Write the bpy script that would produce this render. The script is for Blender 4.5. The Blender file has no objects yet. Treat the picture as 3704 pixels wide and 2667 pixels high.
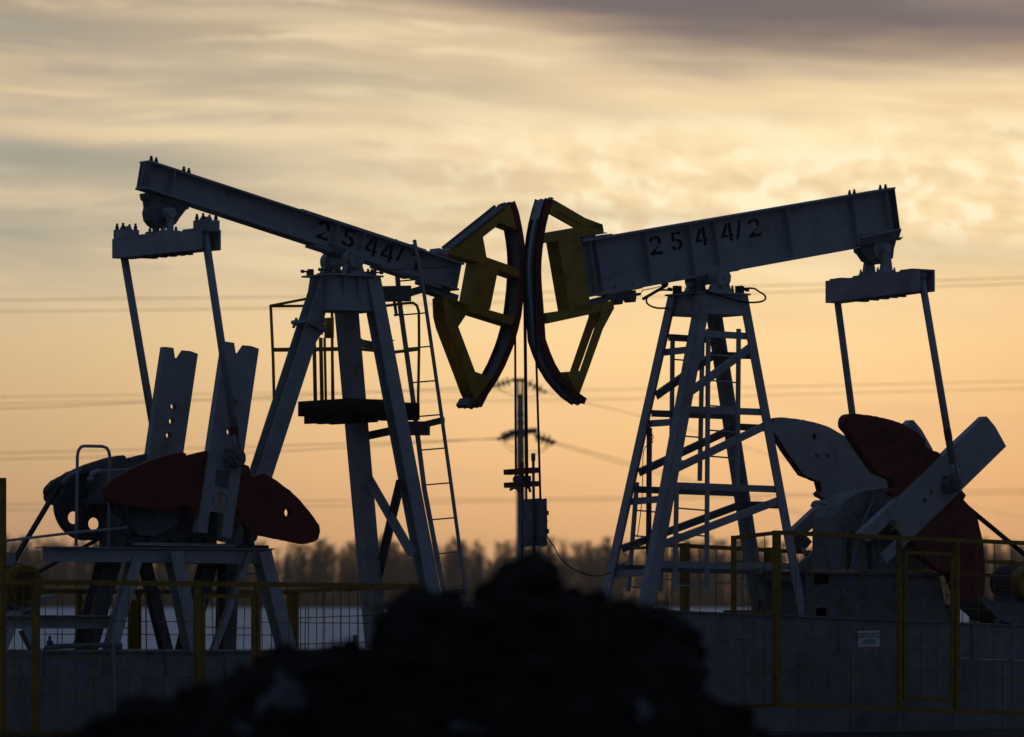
import bpy, math, random
from math import radians as R, sin, cos, pi
from mathutils import Vector as V, Matrix
from mathutils.geometry import tessellate_polygon
random.seed(7)
S = bpy.context.scene
C = S.collection

# ------------------------------------------------------------------ camera
CZ = 1.85                      # eye height
F = 16332.0                    # focal length in pixels of the 3704 x 2667 photograph
UC, VH = 1852.0, 2164.0        # picture column straight ahead, row of the horizon
cam = bpy.data.cameras.new('camera')
cam.sensor_width = 36
cam.lens = F / 3704 * 36
cam.shift_y = (VH - 1333.5) / 3704
cam.clip_start = 0.5
cam.clip_end = 20000
cam.dof.use_dof = True
cam.dof.focus_distance = 60.5
cam.dof.aperture_fstop = 1.8
co = bpy.data.objects.new('camera', cam)
co.location = (0, 0, CZ)
co.rotation_euler = (R(90), 0, 0)
C.objects.link(co)
S.camera = co
S.view_settings.view_transform = 'Standard'
S.view_settings.look = 'None'
S.view_settings.exposure = 0
S.view_settings.gamma = 1

SUN_AZ, SUN_EL = R(7), R(3.0)  # behind the clouds, a little right of straight ahead


def lin(r, g, b):
    f = lambda c: (c / 255 / 12.92) if c / 255 <= .04045 else ((c / 255 + .055) / 1.055) ** 2.4
    return (f(r), f(g), f(b), 1)


# ------------------------------------------------------------------ world
class NT:
    """small helper to wire shader nodes"""
    def __init__(s, tree):
        s.t = tree
        tree.nodes.clear()

    def n(s, typ, ins=None, **kw):
        nd = s.t.nodes.new(typ)
        for k, v in kw.items():
            setattr(nd, k, v)
        for k, v in (ins or {}).items():
            if isinstance(v, bpy.types.NodeSocket):
                s.t.links.new(v, nd.inputs[k])
            else:
                nd.inputs[k].default_value = v
        return nd

    def m(s, op, a, b=0.0, c=0.0, clamp=False):
        return s.n('ShaderNodeMath', {0: a, 1: b, 2: c}, operation=op, use_clamp=clamp).outputs[0]

    def ramp(s, fac, stops, interp='LINEAR'):
        nd = s.n('ShaderNodeValToRGB', {0: fac})
        cr = nd.color_ramp
        cr.interpolation = interp
        while len(cr.elements) < len(stops):
            cr.elements.new(0.5)
        for e, (p, c) in zip(cr.elements, stops):
            e.position = p
            e.color = c if len(c) == 4 else (*c, 1)
        return nd.outputs[0]

    def mix(s, fac, a, b, blend='MIX'):
        nd = s.n('ShaderNodeMix', None, data_type='RGBA', blend_type=blend)
        for sock, v in ((0, fac), (6, a), (7, b)):
            if isinstance(v, bpy.types.NodeSocket):
                s.t.links.new(v, nd.inputs[sock])
            else:
                nd.inputs[sock].default_value = v
        return nd.outputs[2]

    def noise(s, vec, scale, detail=4, rough=.5, dist=0.0):
        return s.n('ShaderNodeTexNoise', {'Vector': vec, 'Scale': scale, 'Detail': detail,
                                          'Roughness': rough, 'Distortion': dist}).outputs[0]

    def smooth(s, x, lo, hi):
        nd = s.n('ShaderNodeMapRange', {0: x, 1: lo, 2: hi, 3: 0.0, 4: 1.0}, interpolation_type='SMOOTHSTEP')
        return nd.outputs[0]


def build_world():
    w = bpy.data.worlds.new('World')
    S.world = w
    w.use_nodes = True
    t = NT(w.node_tree)
    d = t.n('ShaderNodeTexCoord').outputs['Generated']
    sx = t.n('ShaderNodeSeparateXYZ', {0: d})
    x, y, z = sx.outputs
    az = t.m('ARCTAN2', x, y)
    el = t.m('ARCSINE', z)
    u = t.m('DIVIDE', az, .1134)
    v = t.m('DIVIDE', el, .1325)
    # --- streaked cloud fields; bands run nearly level and dip to the right
    vt = t.m('ADD', v, t.m('MULTIPLY', u, .035))
    def field(su, sv, off, detail, rough, dist):
        vec = t.n('ShaderNodeCombineXYZ', {0: t.m('MULTIPLY_ADD', u, su, off), 1: t.m('MULTIPLY', vt, sv), 2: off}).outputs[0]
        return t.noise(vec, 1.0, detail, rough, dist)
    warp = t.m('SUBTRACT', field(.8, 1.6, 3.1, 3, .55, 0), .5)
    vt = t.m('MULTIPLY_ADD', warp, .14, vt)
    streak = field(.75, 7.0, 11.3, 5, .55, .25)
    broad = field(.5, 3.4, 23.7, 4, .52, .2)
    feather = field(1.3, 17.0, 5.9, 6, .60, .3)
    puff = field(13.0, 24.0, 41.2, 5, .55, .3)
    inv = lambda s: t.m('SUBTRACT', 1.0, s)
    mul = lambda *a: a[0] if len(a) == 1 else t.m('MULTIPLY', a[0], mul(*a[1:]))
    # --- clear warm glow by height above the horizon (1 = top of the photograph)
    base = t.ramp(t.m('DIVIDE', v, 1.6, clamp=True), [
        (0.00, lin(216, 164, 118)), (.055, lin(226, 174, 122)), (.14, lin(242, 194, 136)),
        (.27, lin(254, 216, 157)), (.37, lin(255, 228, 176)), (.46, lin(255, 230, 184)),
        (.53, lin(240, 212, 168)), (.60, lin(214, 188, 152)), (.70, lin(160, 146, 132)), (1.0, lin(112, 116, 124))])
    side = t.smooth(u, -1.35, .25)
    dull = t.mix(1.0, base, (.64, .69, .82, 1), 'MULTIPLY')
    col = t.mix(side, dull, base)
    far_right = t.smooth(u, .6, 1.25)
    col = t.mix(t.m('MULTIPLY', far_right, .75), col, t.mix(1.0, col, (.86, .78, .70, 1), 'MULTIPLY'))
    # grey-blue gaps between the streaks, strongest at the left
    hi = t.smooth(v, .40, .62)
    left = inv(t.smooth(u, -.7, .6))
    veil = t.m('MAXIMUM', mul(t.smooth(streak, .42, .68), .50), mul(t.smooth(broad, .42, .70), .50))
    veil = mul(veil, hi, t.m('MULTIPLY_ADD', left, .45, .50))
    col = t.mix(veil, col, t.mix(side, lin(140, 144, 138), lin(192, 178, 154)))
    # feathery cream streaks
    fe = mul(t.smooth(feather, .46, .72), t.smooth(v, .38, .60), inv(t.smooth(v, .95, 1.1)))
    col = t.mix(mul(fe, .50), col, t.mix(side, lin(226, 194, 154), lin(255, 234, 188)))
    dk = mul(inv(t.smooth(feather, .28, .50)), t.smooth(v, .5, .7))
    col = t.mix(mul(dk, .34), col, t.mix(side, lin(146, 138, 122), lin(206, 182, 148)))
    hair = field(3.2, 42.0, 17.7, 5, .62, .4)
    hm = mul(t.smooth(v, .40, .65), inv(t.smooth(v, 1.0, 1.15)))
    col = t.mix(mul(t.smooth(hair, .50, .66), hm, .62), col, t.mix(side, lin(222, 196, 160), lin(255, 236, 194)))
    col = t.mix(mul(inv(t.smooth(hair, .34, .49)), hm, .42), col, t.mix(side, lin(148, 146, 136), lin(206, 186, 156)))
    # small puffs in a band above the pumps
    vc = t.m('ADD', v, t.m('MULTIPLY', t.m('SUBTRACT', broad, .5), .12))
    pm = mul(t.smooth(vc, .56, .64), inv(t.smooth(vc, .72, .82)), t.smooth(u, -.50, .30))
    col = t.mix(mul(pm, t.smooth(puff, .49, .60), .85), col, lin(255, 244, 206))
    col = t.mix(mul(pm, inv(t.smooth(puff, .32, .50)), .55), col, lin(224, 196, 154))
    # the larger cloud shapes of this evening: (across, up, width, height, weight)
    vw = t.m('ADD', t.m('MULTIPLY_ADD', warp, .07, v), t.m('MULTIPLY', t.m('SUBTRACT', feather, .5), .035))
    uw = t.m('MULTIPLY_ADD', t.m('SUBTRACT', broad, .5), .5, u)
    def shapes(lst):
        tot = None
        for u0, v0, su, sv, k in lst:
            a = t.m('DIVIDE', t.m('SUBTRACT', uw, u0), su)
            tilt = t.m('MULTIPLY_ADD', t.m('SUBTRACT', u, u0), .05, t.m('SUBTRACT', vw, v0))
            b = t.m('DIVIDE', tilt, sv)
            e = t.m('EXPONENT', mul(t.m('ADD', mul(a, a), mul(b, b)), -1.0))
            e = mul(e, k)
            tot = e if tot is None else t.m('MAXIMUM', tot, e)
        return tot
    dark = shapes([(-.82, .735, .46, .045, .85), (-.95, .94, .35, .03, .5), (-.35, .855, .5, .038, .55), (-.42, .665, .35, .028, .45),
                   (-.98, .62, .3, .05, .5), (.22, .645, .3, .018, .45), (.9, .575, .35, .03, .4), (.35, .90, .5, .02, .35)])
    col = t.mix(mul(dark, t.m('MULTIPLY_ADD', feather, .8, .55)), col, t.mix(side, lin(138, 144, 138), lin(190, 178, 152)))
    lite = shapes([(-.74, .778, .34, .016, .85), (-.97, .85, .22, .008, .7), (-.62, .815, .22, .011, .65), (-.38, .95, .4, .018, .45), (.55, .875, .6, .022, .75),
                   (.52, .77, .45, .03, .55), (.86, .735, .13, .03, .6), (-.18, .668, .24, .016, .6), (-.05, .80, .35, .02, .4)])
    col = t.mix(mul(lite, t.m('MULTIPLY_ADD', feather, .9, .4)), col, t.mix(side, lin(232, 202, 158), lin(255, 238, 192)))
    # low smooth layers near the horizon
    low = mul(t.smooth(streak, .46, .66), inv(t.smooth(v, .35, .6)))
    col = t.mix(mul(low, .40), col, lin(222, 180, 134))
    # bright rim under the bank at the right, then the slate bank itself
    edge = t.m('ADD', v, t.m('MULTIPLY', t.m('SUBTRACT', streak, .5), .13))
    edge = t.m('ADD', edge, t.m('MULTIPLY', t.m('SUBTRACT', feather, .5), .07))
    edge = t.m('ADD', edge, t.m('MULTIPLY', t.smooth(u, -.55, .45), .128))
    col = t.mix(mul(t.smooth(edge, .93, .98), inv(t.smooth(edge, .98, 1.03)), t.smooth(u, -.1, .3), .6), col, lin(255, 230, 180))
    col = t.mix(mul(t.smooth(edge, .95, 1.04), .62), col, lin(178, 156, 136))
    bank = mul(t.smooth(edge, .995, 1.075), .92)
    bank = t.m('MAXIMUM', bank, t.smooth(v, 1.15, 1.7))
    col = t.mix(bank, col, t.mix(t.smooth(streak, .40, .62), lin(96, 95, 103), lin(126, 119, 118)))
    # the rest of the dome: grey-blue overcast, darker and bluer away from the sunset
    dome = t.ramp(t.m('DIVIDE', el, pi / 2, clamp=True), [
        (0.0, (.052, .062, .084, 1)), (.25, (.062, .084, .126, 1)), (1.0, (.074, .120, .212, 1))])
    nb = t.noise(d, 3.0, 4, .55, .4)
    dome = t.mix(1.0, dome, t.ramp(nb, [(.3, (.7, .7, .72)), (.7, (1.25, 1.25, 1.25))]), 'MULTIPLY')
    front = t.smooth(y, -.6, .9)
    dome = t.mix(front, t.mix(1.0, dome, (.62, .66, .74, 1), 'MULTIPLY'), dome)
    away = t.m('MAXIMUM', t.smooth(t.m('ABSOLUTE', az), .25, .8), t.smooth(v, 1.35, 2.1))
    col = t.mix(away, col, dome)
    # thin share of clear dusk sky behind the clouds
    sky = t.n('ShaderNodeTexSky', None, sky_type='NISHITA')
    sky.sun_disc = False
    sky.sun_elevation = SUN_EL
    sky.sun_rotation = SUN_AZ
    sky.air_density = 1.4
    sky.dust_density = 2.0
    skyc = t.mix(1.0, sky.outputs[0], (.002, .002, .002, 1), 'MULTIPLY')
    col = t.mix(1.0, col, skyc, 'ADD')
    bg = t.n('ShaderNodeBackground', {0: col, 1: 1.0})
    out = t.n('ShaderNodeOutputWorld', {0: bg.outputs[0]})


build_world()
sun = bpy.data.lights.new('sun', 'SUN')
sun.energy = 0.12
sun.angle = R(10)
sun.color = (1, .78, .52)
so = bpy.data.objects.new('sun', sun)
so.rotation_euler = (R(90) - SUN_EL, 0, pi - SUN_AZ)
C.objects.link(so)


# ------------------------------------------------------------------ materials
def mat(name, base, var=.25, rough=.6, scale=6, dirt=None, dirt_amt=.35, metal=0.0, bump=.0, spec=.4, dscale=2.5):
    m = bpy.data.materials.new(name)
    m.use_nodes = True
    t = NT(m.node_tree)
    oc = t.n('ShaderNodeTexCoord').outputs['Object']
    nz = t.noise(oc, scale, 6, .6)
    lo = tuple(c * (1 - var) for c in base)
    hi = tuple(min(1, c * (1 + var)) for c in base)
    col = t.ramp(nz, [(.3, lo), (.7, hi)])
    if dirt:
        dn = t.noise(oc, dscale, 8, .68, .6)
        col = t.mix(t.m('MULTIPLY', t.smooth(dn, .52, .72), dirt_amt), col, (*dirt, 1))
    ins = {'Base Color': col, 'Roughness': t.m('MULTIPLY_ADD', nz, .3, rough - .15), 'Metallic': metal,
           'Specular IOR Level': spec}
    if bump:
        bn = t.n('ShaderNodeBump', {'Height': t.noise(oc, scale * 4, 6, .6), 'Strength': bump, 'Distance': .02})
        ins['Normal'] = bn.outputs[0]
    b = t.n('ShaderNodeBsdfPrincipled', ins)
    t.n('ShaderNodeOutputMaterial', {0: b.outputs[0]})
    return m


RUST = (.10, .045, .025)
M = {
    'paint': mat('grey_paint', (.42, .43, .45), .13, .55, 4, RUST, .5, bump=.08, dscale=1.6),
    'paint_dark': mat('dirty_shaded_grey_paint', (.17, .175, .185), .25, .6, 7, (.05, .04, .035), .6, bump=.12),  # dirty parts; also paints shade into far-side legs and braces
    'paint_mid': mat('oily_grey_paint', (.27, .28, .30), .25, .6, 6, (.06, .05, .04), .6, bump=.12),
    'paint_darkest': mat('darkest_grey_paint', (.10, .10, .105), .3, .5, 7, (.03, .025, .02), .6, bump=.12),  # darkest grey, on the left gearbox and drive pulley
    'yellow': mat('yellow_paint', (.53, .33, .04), .2, .5, 6, RUST, .5, bump=.06),
    'fence': mat('chipped_yellow_paint', (.32, .185, .022), .3, .6, 7, RUST, .8, bump=.1),
    'red': mat('red_paint', (.20, .035, .023), .3, .6, 6, (.03, .015, .012), .7, bump=.15),
    'stencil': mat('black_stencil_paint', (.022, .020, .020), .3, .7, 20),
    'steel': mat('bare_steel', (.11, .11, .115), .3, .45, 12, RUST, .5, metal=.4),
    'rope': mat('greased_wire_rope', (.035, .03, .027), .4, .6, 90, bump=.6),
    'rubber': mat('black_rubber', (.018, .018, .019), .2, .7, 15),
    'grate': mat('rusty_grating', (.05, .035, .028), .4, .8, 9, (.02, .015, .012), .6),
    'concrete': mat('weathered_concrete', (.26, .26, .26), .25, .9, 3, (.12, .12, .12), .6, bump=.3, dscale=1.2),
    'sign': mat('white_enamel', (.75, .76, .77), .05, .4, 4),
    'signred': mat('red_enamel', (.50, .04, .05), .08, .4, 4),
    'signblack': mat('black_enamel', (.02, .02, .022), .1, .5, 8),
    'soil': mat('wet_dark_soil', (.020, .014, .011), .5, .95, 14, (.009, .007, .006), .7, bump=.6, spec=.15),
    'snow': mat('old_snow', (.10, .105, .115), .08, .8, 3, (.30, .28, .26), .35, bump=.2),
    'bark': mat('bare_wood', (.10, .078, .066), .3, .9, .6),
    'pole': mat('concrete_pole', (.17, .165, .16), .15, .9, 2),
    'glass': mat('insulator_glass', (.05, .06, .065), .1, .25, 4),
    'sheet': mat('scratched_sheet_metal', (.24, .25, .27), .3, .5, 4, (.03, .025, .02), .85, metal=.1, bump=.1, dscale=7),
}


def ground_mat():
    m = bpy.data.materials.new('snow_field')
    m.use_nodes = True
    t = NT(m.node_tree)
    g = t.n('ShaderNodeNewGeometry').outputs['Position']
    a = t.noise(g, .02, 6, .6)
    b = t.noise(g, .35, 6, .6)
    col = t.ramp(a, [(.3, (.62, .64, .67)), (.7, (.80, .82, .85))])
    # trampled earth of the well pad
    ln = t.n('ShaderNodeVectorMath', {0: g, 1: (0, 62, 0)}, operation='DISTANCE').outputs['Value']
    pad = t.m('MULTIPLY', t.m('SUBTRACT', 1.0, t.smooth(ln, 45, 95)), t.smooth(b, .22, .40))
    col = t.mix(pad, col, (.055, .045, .038, 1))
    # stubble showing through the snow further out
    st = t.m('MULTIPLY', t.smooth(t.noise(g, .09, 7, .7), .52, .68), .5)
    col = t.mix(st, col, (.20, .17, .14, 1))
    bs = t.n('ShaderNodeBsdfPrincipled', {'Base Color': col, 'Roughness': .85, 'Specular IOR Level': .1})
    t.n('ShaderNodeOutputMaterial', {0: bs.outputs[0]})
    return m


M['ground'] = ground_mat()


# ------------------------------------------------------------------ mesh helpers
class MB:
    """collects shapes in world space and links them as ONE mesh object"""
    def __init__(s):
        s.v, s.f, s.mi = [], [], []
        s.chunks = []

    def add(s, vs, fs, mi=0):
        o = len(s.v)
        s.chunks.append((o, o + len(vs), len(s.f), len(s.f) + len(fs)))
        s.v += [V(p) for p in vs]
        for k, f in enumerate(fs):
            s.f.append([i + o for i in f])
            s.mi.append(mi[k] if isinstance(mi, list) else mi)
        return s

    def box8(s, a, mi=0):
        return s.add(a, [(0, 3, 2, 1), (4, 5, 6, 7), (0, 1, 5, 4), (1, 2, 6, 5), (2, 3, 7, 6), (3, 0, 4, 7)], mi)

    def bar(s, p0, p1, h, b, up=V((0, 0, 1)), mi=0):
        """straight bar; h measured along 'up', b across"""
        p0, p1 = V(p0), V(p1)
        d = (p1 - p0).normalized()
        x = d.cross(up)
        if x.length < 1e-4:
            x = d.cross(V((1, 0, 0)))
        x.normalize()
        y = x.cross(d).normalized()
        q = [(-1, -1), (1, -1), (1, 1), (-1, 1)]
        a = [p + x * (i * b / 2) + y * (j * h / 2) for p in (p0, p1) for i, j in q]
        return s.box8(a, mi)

    def ibar(s, p0, p1, h, b, up=V((0, 0, 1)), tw=.02, tf=.022):
        """H section: flanges separated along 'up' by h, width b"""
        p0, p1 = V(p0), V(p1)
        d = (p1 - p0).normalized()
        x = d.cross(up).normalized()
        y = x.cross(d).normalized()
        s.bar(p0 + y * (h / 2 - tf / 2), p1 + y * (h / 2 - tf / 2), tf, b, up)
        s.bar(p0 - y * (h / 2 - tf / 2), p1 - y * (h / 2 - tf / 2), tf, b, up)
        s.bar(p0, p1, h - 2 * tf, tw, up)
        return s

    def angle(s, p0, p1, a, up=V((0, 0, 1)), t=.012):
        """L section"""
        p0, p1 = V(p0), V(p1)
        d = (p1 - p0).normalized()
        x = d.cross(up).normalized()
        y = x.cross(d).normalized()
        s.bar(p0, p1, a, t, up)
        o = x * (a / 2 + t / 2) + y * (a / 2 - t / 2)
        s.bar(p0 + o, p1 + o, t, a, up)
        return s

    def tube(s, pts, r, n=8, cap=True, mi=0):
        pts = [V(p) for p in pts]
        rr = r if isinstance(r, (list, tuple)) else [r] * len(pts)
        vs, fs = [], []
        ref = None
        for i, p in enumerate(pts):
            d = (pts[min(i + 1, len(pts) - 1)] - pts[max(i - 1, 0)]).normalized()
            if ref is None:
                ref = d.cross(V((0, 0, 1)))
                if ref.length < .1:
                    ref = d.cross(V((1, 0, 0)))
            x = (ref - d * ref.dot(d)).normalized()
            ref = x
            y = d.cross(x)
            for k in range(n):
                an = 2 * pi * k / n
                vs.append(p + (x * cos(an) + y * sin(an)) * rr[i])
        for i in range(len(pts) - 1):
            for k in range(n):
                fs.append((i * n + k, i * n + (k + 1) % n, (i + 1) * n + (k + 1) % n, (i + 1) * n + k))
        if cap:
            fs.append(tuple(range(n))[::-1])
            fs.append(tuple((len(pts) - 1) * n + k for k in range(n)))
        return s.add(vs, fs, mi)

    def pieces(s, tol=.012):
        """groups of shapes that touch each other"""
        bb = []
        for a, b, _, _ in s.chunks:
            q = s.v[a:b]
            bb.append(([min(p[i] for p in q) - tol for i in range(3)], [max(p[i] for p in q) + tol for i in range(3)]))
        par = list(range(len(bb)))
        def find(i):
            while par[i] != i:
                i = par[i]
            return i
        for i in range(len(bb)):
            for j in range(i):
                if all(bb[i][0][k] <= bb[j][1][k] and bb[j][0][k] <= bb[i][1][k] for k in range(3)):
                    par[find(i)] = find(j)
        out = {}
        for i in range(len(bb)):
            out.setdefault(find(i), []).append(i)
        return list(out.values())

    def build(s, name, m, parent=None, smooth=False, split=True):
        if split and parent is not None and 1 < len(s.chunks) < 400:
            gr = s.pieces()
            if len(gr) > 1:
                first = None
                for g in gr:                    # every loose piece becomes a part of its own
                    b = MB()
                    for ci in g:
                        v0, v1, f0, f1 = s.chunks[ci]
                        b.add(s.v[v0:v1], [[i - v0 for i in f] for f in s.f[f0:f1]], s.mi[f0:f1])
                    o = b.build(name, m, parent, smooth, False)
                    first = first or o
                return first
        me = bpy.data.meshes.new(name)
        off = root_loc(parent)
        me.from_pydata([p - off for p in s.v], [], s.f)
        for k in (m if isinstance(m, list) else [m]):
            me.materials.append(k)
        me.polygons.foreach_set('material_index', s.mi)
        if smooth:
            me.polygons.foreach_set('use_smooth', [True] * len(s.f))
        me.update()
        o = bpy.data.objects.new(name, me)
        C.objects.link(o)
        if parent:
            o.parent = parent
        return o


def root_loc(p):
    r = V((0, 0, 0))
    while p is not None:
        r = r + p.location
        p = p.parent
    return r


def tag(o, label=None, cat=None, group=None, kind=None):
    for k, v in (('label', label), ('category', cat), ('group', group), ('kind', kind)):
        if v:
            o[k] = v
    return o


def thing(name, loc, label, cat, group=None):
    o = bpy.data.objects.new(name, None)
    o.empty_display_size = .3
    o.location = loc
    C.objects.link(o)
    return tag(o, label, cat, group)


def ray(u, v):
    return V(((u - UC) / F, 1.0, (VH - v) / F))


CAM = V((0, 0, CZ))


def at(u, v, Y):
    return CAM + ray(u, v) * Y


TH = R(36)
B = V((cos(TH), sin(TH), 0))       # along both walking beams: right and away
N = V((sin(TH), -cos(TH), 0))      # across them: right and towards the camera
UP = V((0, 0, 1))


class Frame:
    """upright working frame of one pumpjack: a along the beam, w across, z up"""
    def __init__(s, u, v, Y):
        s.O = at(u, v, Y)

    def P(s, u, v, w):
        d = ray(u, v)
        t = ((s.O - CAM).dot(N) + w) / d.dot(N)
        return CAM + d * t

    def A(s, u, v, a):
        d = ray(u, v)
        t = ((s.O - CAM).dot(B) + a) / d.dot(B)
        return CAM + d * t

    def loc(s, p):
        q = p - s.O
        return q.dot(B), q.dot(N), p.z

    def W(s, a, w, z):
        return V((s.O.x, s.O.y, 0)) + B * a + N * w + UP * z

    def az(s, pts, w):
        r = []
        for u, v in pts:
            a, _, z = s.loc(s.P(u, v, w))
            r.append((a, z))
        return r

    def prism(s, mb, az, w0, w1, holes=(), mi=(0, 0, 0)):
        """outline in (a, z), given thickness between w0 and w1; holes = loops in (a, z)"""
        loops = [list(az)] + [list(h) for h in holes]
        flat = [p for l in loops for p in l]
        tris = tessellate_polygon([[V((p[0], p[1], 0)) for p in l] for l in loops])
        n = len(flat)
        vs = [s.W(p[0], w0, p[1]) for p in flat] + [s.W(p[0], w1, p[1]) for p in flat]
        fs, ms = [], []
        for t in tris:
            fs.append(tuple(t)); ms.append(mi[1])
            fs.append(tuple(i + n for i in t)[::-1]); ms.append(mi[0])
        o = 0
        for l in loops:
            k = len(l)
            for i in range(k):
                j = (i + 1) % k
                fs.append((o + i, o + j, o + j + n, o + i + n)); ms.append(mi[2])
            o += k
        mb.add(vs, fs, ms)
        return mb

    def circ(s, u, v, w, r, n=16):
        a, _, z = s.loc(s.P(u, v, w))
        return [(a + r * cos(2 * pi * k / n), z + r * sin(2 * pi * k / n)) for k in range(n)]

    def cyl(s, mb, a, z, r, w0, w1, n=24):
        return mb.tube([s.W(a, w0, z), s.W(a, w1, z)], r, n)

    def boxl(s, mb, a0, a1, w0, w1, z0, z1, mi=0):
        q = [(a0, w0), (a1, w0), (a1, w1), (a0, w1)]
        return mb.box8([s.W(a, w, z0) for a, w in q] + [s.W(a, w, z1) for a, w in q], mi)


def zz(x0, y0, k, pts):
    return [(x0 + x * k, y0 + y * k) for x, y in pts]


def offset_line(az, d):
    """polyline shifted sideways by d"""
    r = []
    for i, p in enumerate(az):
        q0, q1 = az[max(i - 1, 0)], az[min(i + 1, len(az) - 1)]
        t = V((q1[0] - q0[0], q1[1] - q0[1])).normalized()
        r.append((p[0] - t.y * d, p[1] + t.x * d))
    return r


# stencilled figures, unit height, y up
def arc(cx, cy, ro, ri, a0, a1, n=9, sq=1.0):
    o = [(cx + ro * cos(R(a0 + (a1 - a0) * i / n)), cy + sq * ro * sin(R(a0 + (a1 - a0) * i / n))) for i in range(n + 1)]
    q = [(cx + ri * cos(R(a0 + (a1 - a0) * i / n)), cy + sq * ri * sin(R(a0 + (a1 - a0) * i / n))) for i in range(n + 1)]
    return o + q[::-1]


GLYPH = {
    '2': [arc(.3, .71, .30, .14, 172, 104), arc(.3, .71, .30, .14, 94, -38) + [],
          [(.42, .42), (.53, .52), (.44, .40), (.36, .30), (.27, .36)],
          [(0, 0), (.6, 0), (.6, .15), (.26, .15), (.33, .25), (.24, .32), (.0, .10)]],
    '5': [[(.08, .50), (.08, 1), (.28, 1), (.28, .86), (.21, .86), (.21, .62), (.26, .64), (.26, .53)],
          [(.33, .86), (.33, 1), (.56, 1), (.56, .86)],
          arc(.28, .32, .31, .15, 84, -82, 12), arc(.28, .32, .31, .15, -96, -165, 6)],
    '4': [[(0, .22), (0, .36), (.25, .95), (.33, .95), (.33, .76), (.14, .36), (.33, .36), (.33, .22)],
          [(.38, 0), (.38, 1), (.52, 1), (.52, .36), (.6, .36), (.6, .22), (.52, .22), (.52, 0)]],
    '/': [[(.08, 0), (.21, 0), (.45, 1), (.32, 1)]],
    '1': [[(.24, 0), (.40, 0), (.40, 1), (.24, 1)], [(.02, .70), (.02, .82), (.20, .95), (.20, .78)]],
}


def stencils(fr, beam, spec, w, ang, size):
    """spec: (figure, u, v) of its centre; ang = slope of the beam in the (a, z) plane"""
    ex, ey = (cos(ang), sin(ang)), (-sin(ang), cos(ang))
    for ch, u, v in spec:
        a0, _, z0 = fr.loc(fr.P(u, v, w))
        mb = MB()
        for g in GLYPH[ch]:
            pts = []
            for x, y in g:
                x, y = (x - .3) * size * 1.38, (y - .5) * size
                pts.append((a0 + ex[0] * x + ey[0] * y, z0 + ex[1] * x + ey[1] * y))
            fr.prism(mb, pts, w, w + .003)
        mb.build('stencilled_digit' if ch != '/' else 'stencilled_slash', M['stencil'], beam)


def bolt(mb, p, r=.022, h=.07, d=UP):
    mb.tube([p, p + d * h], r * .6, 8)
    mb.tube([p, p + d * h * .62], r, 6)


def lerp(a, b, t):
    return a + (b - a) * t


def beam_mesh(fr, near, hw, web_w, tf=.024):
    """near = tail top, tail bottom, head bottom, head top of the near flange edges, in pixels"""
    q = fr.az(near, hw)
    tt, tb, hb, ht = [V((p[0], p[1])) for p in q]
    return tt, tb, hb, ht


# ------------------------------------------------------------------ shared pumpjack parts
def walking_beam(fr, root, near, hw, step=None, stiff=(), plates=()):
    """I-beam with near-flange corners traced at w = hw; returns object and its slope"""
    tt, tb, hb, ht = beam_mesh(fr, near, hw, .02)
    tf = .024
    mb = MB()
    def strip(p0, p1, t, w0, w1):
        d = (p1 - p0).normalized()
        n = V((-d.y, d.x))
        fr.prism(mb, [p0, p1, p1 + n * t, p0 + n * t], w0, w1)
    strip(tt, ht, -tf, -hw, hw)                       # top flange
    dt = (ht - tt).normalized()
    nrm = V((-dt.y, dt.x))
    if step is None:
        strip(tb, hb, tf, -hw, hw)
        web = [tt - nrm * tf, ht - nrm * tf, hb + nrm * tf, tb + nrm * tf]
    else:                                             # shallower tail: bottom flange steps up
        s0, s1 = [V(p) for p in fr.az(step, hw)]
        strip(s0, hb, tf, -hw, hw)
        strip(tb, s1, tf, -hw, hw)
        web = [tt - nrm * tf, ht - nrm * tf, hb + nrm * tf, s0 + nrm * tf, s1, tb + nrm * tf]
    fr.prism(mb, web, -.009, .009)
    o = mb.build('walking_beam', M['paint'], root)
    ang = math.atan2((ht - tt).y, (ht - tt).x)
    if (ht - tt).x < 0:
        ang = math.atan2(-(ht - tt).y, -(ht - tt).x)
    # stiffener plates on both faces of the web, square to the beam
    def low(p):                                       # bottom point below a top point
        segs = [(tb, hb)] if step is None else [(s0, hb), (tb, s1)]
        for a, b in segs:
            d = b - a
            den = nrm.x * d.y - nrm.y * d.x
            k = (-(p - a).x * nrm.y + (p - a).y * nrm.x) / -den if abs(den) > 1e-9 else 0
            # intersect p + nrm * s with a + d * k
            k = ((p - a).x * nrm.y - (p - a).y * nrm.x) / (d.x * nrm.y - d.y * nrm.x)
            if -.02 <= k <= 1.02:
                return a + d * k
        return a + d * max(0, min(1, k))
    for u in stiff:
        v = near[0][1] + (near[3][1] - near[0][1]) * (u - near[0][0]) / (near[3][0] - near[0][0])
        p = V(fr.az([(u, v)], hw)[0])
        q = low(p)
        e = (q - p).normalized()
        p2, q2 = p + e * tf, q - e * tf
        d = dt * .007
        sm = MB()
        fr.prism(sm, [p2 - d, p2 + d, q2 + d, q2 - d], .009, hw - .012)
        fr.prism(sm, [p2 - d, p2 + d, q2 + d, q2 - d], -hw + .012, -.009)
        sm.build('stiffener', M['paint'], o)
    # end plate at the tail
    d = dt * .012
    em = MB()
    fr.prism(em, [tt - nrm * tf + d, tt - nrm * tf + d * 2.2, tb + nrm * tf + d * 2.2, tb + nrm * tf + d], .009, hw - .004)
    fr.prism(em, [tt - nrm * tf + d, tt - nrm * tf + d * 2.2, tb + nrm * tf + d * 2.2, tb + nrm * tf + d], -hw + .004, -.009)
    em.build('end_plate', M['paint_dark'], o)
    return o, ang, (tt, tb, hb, ht)


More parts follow.
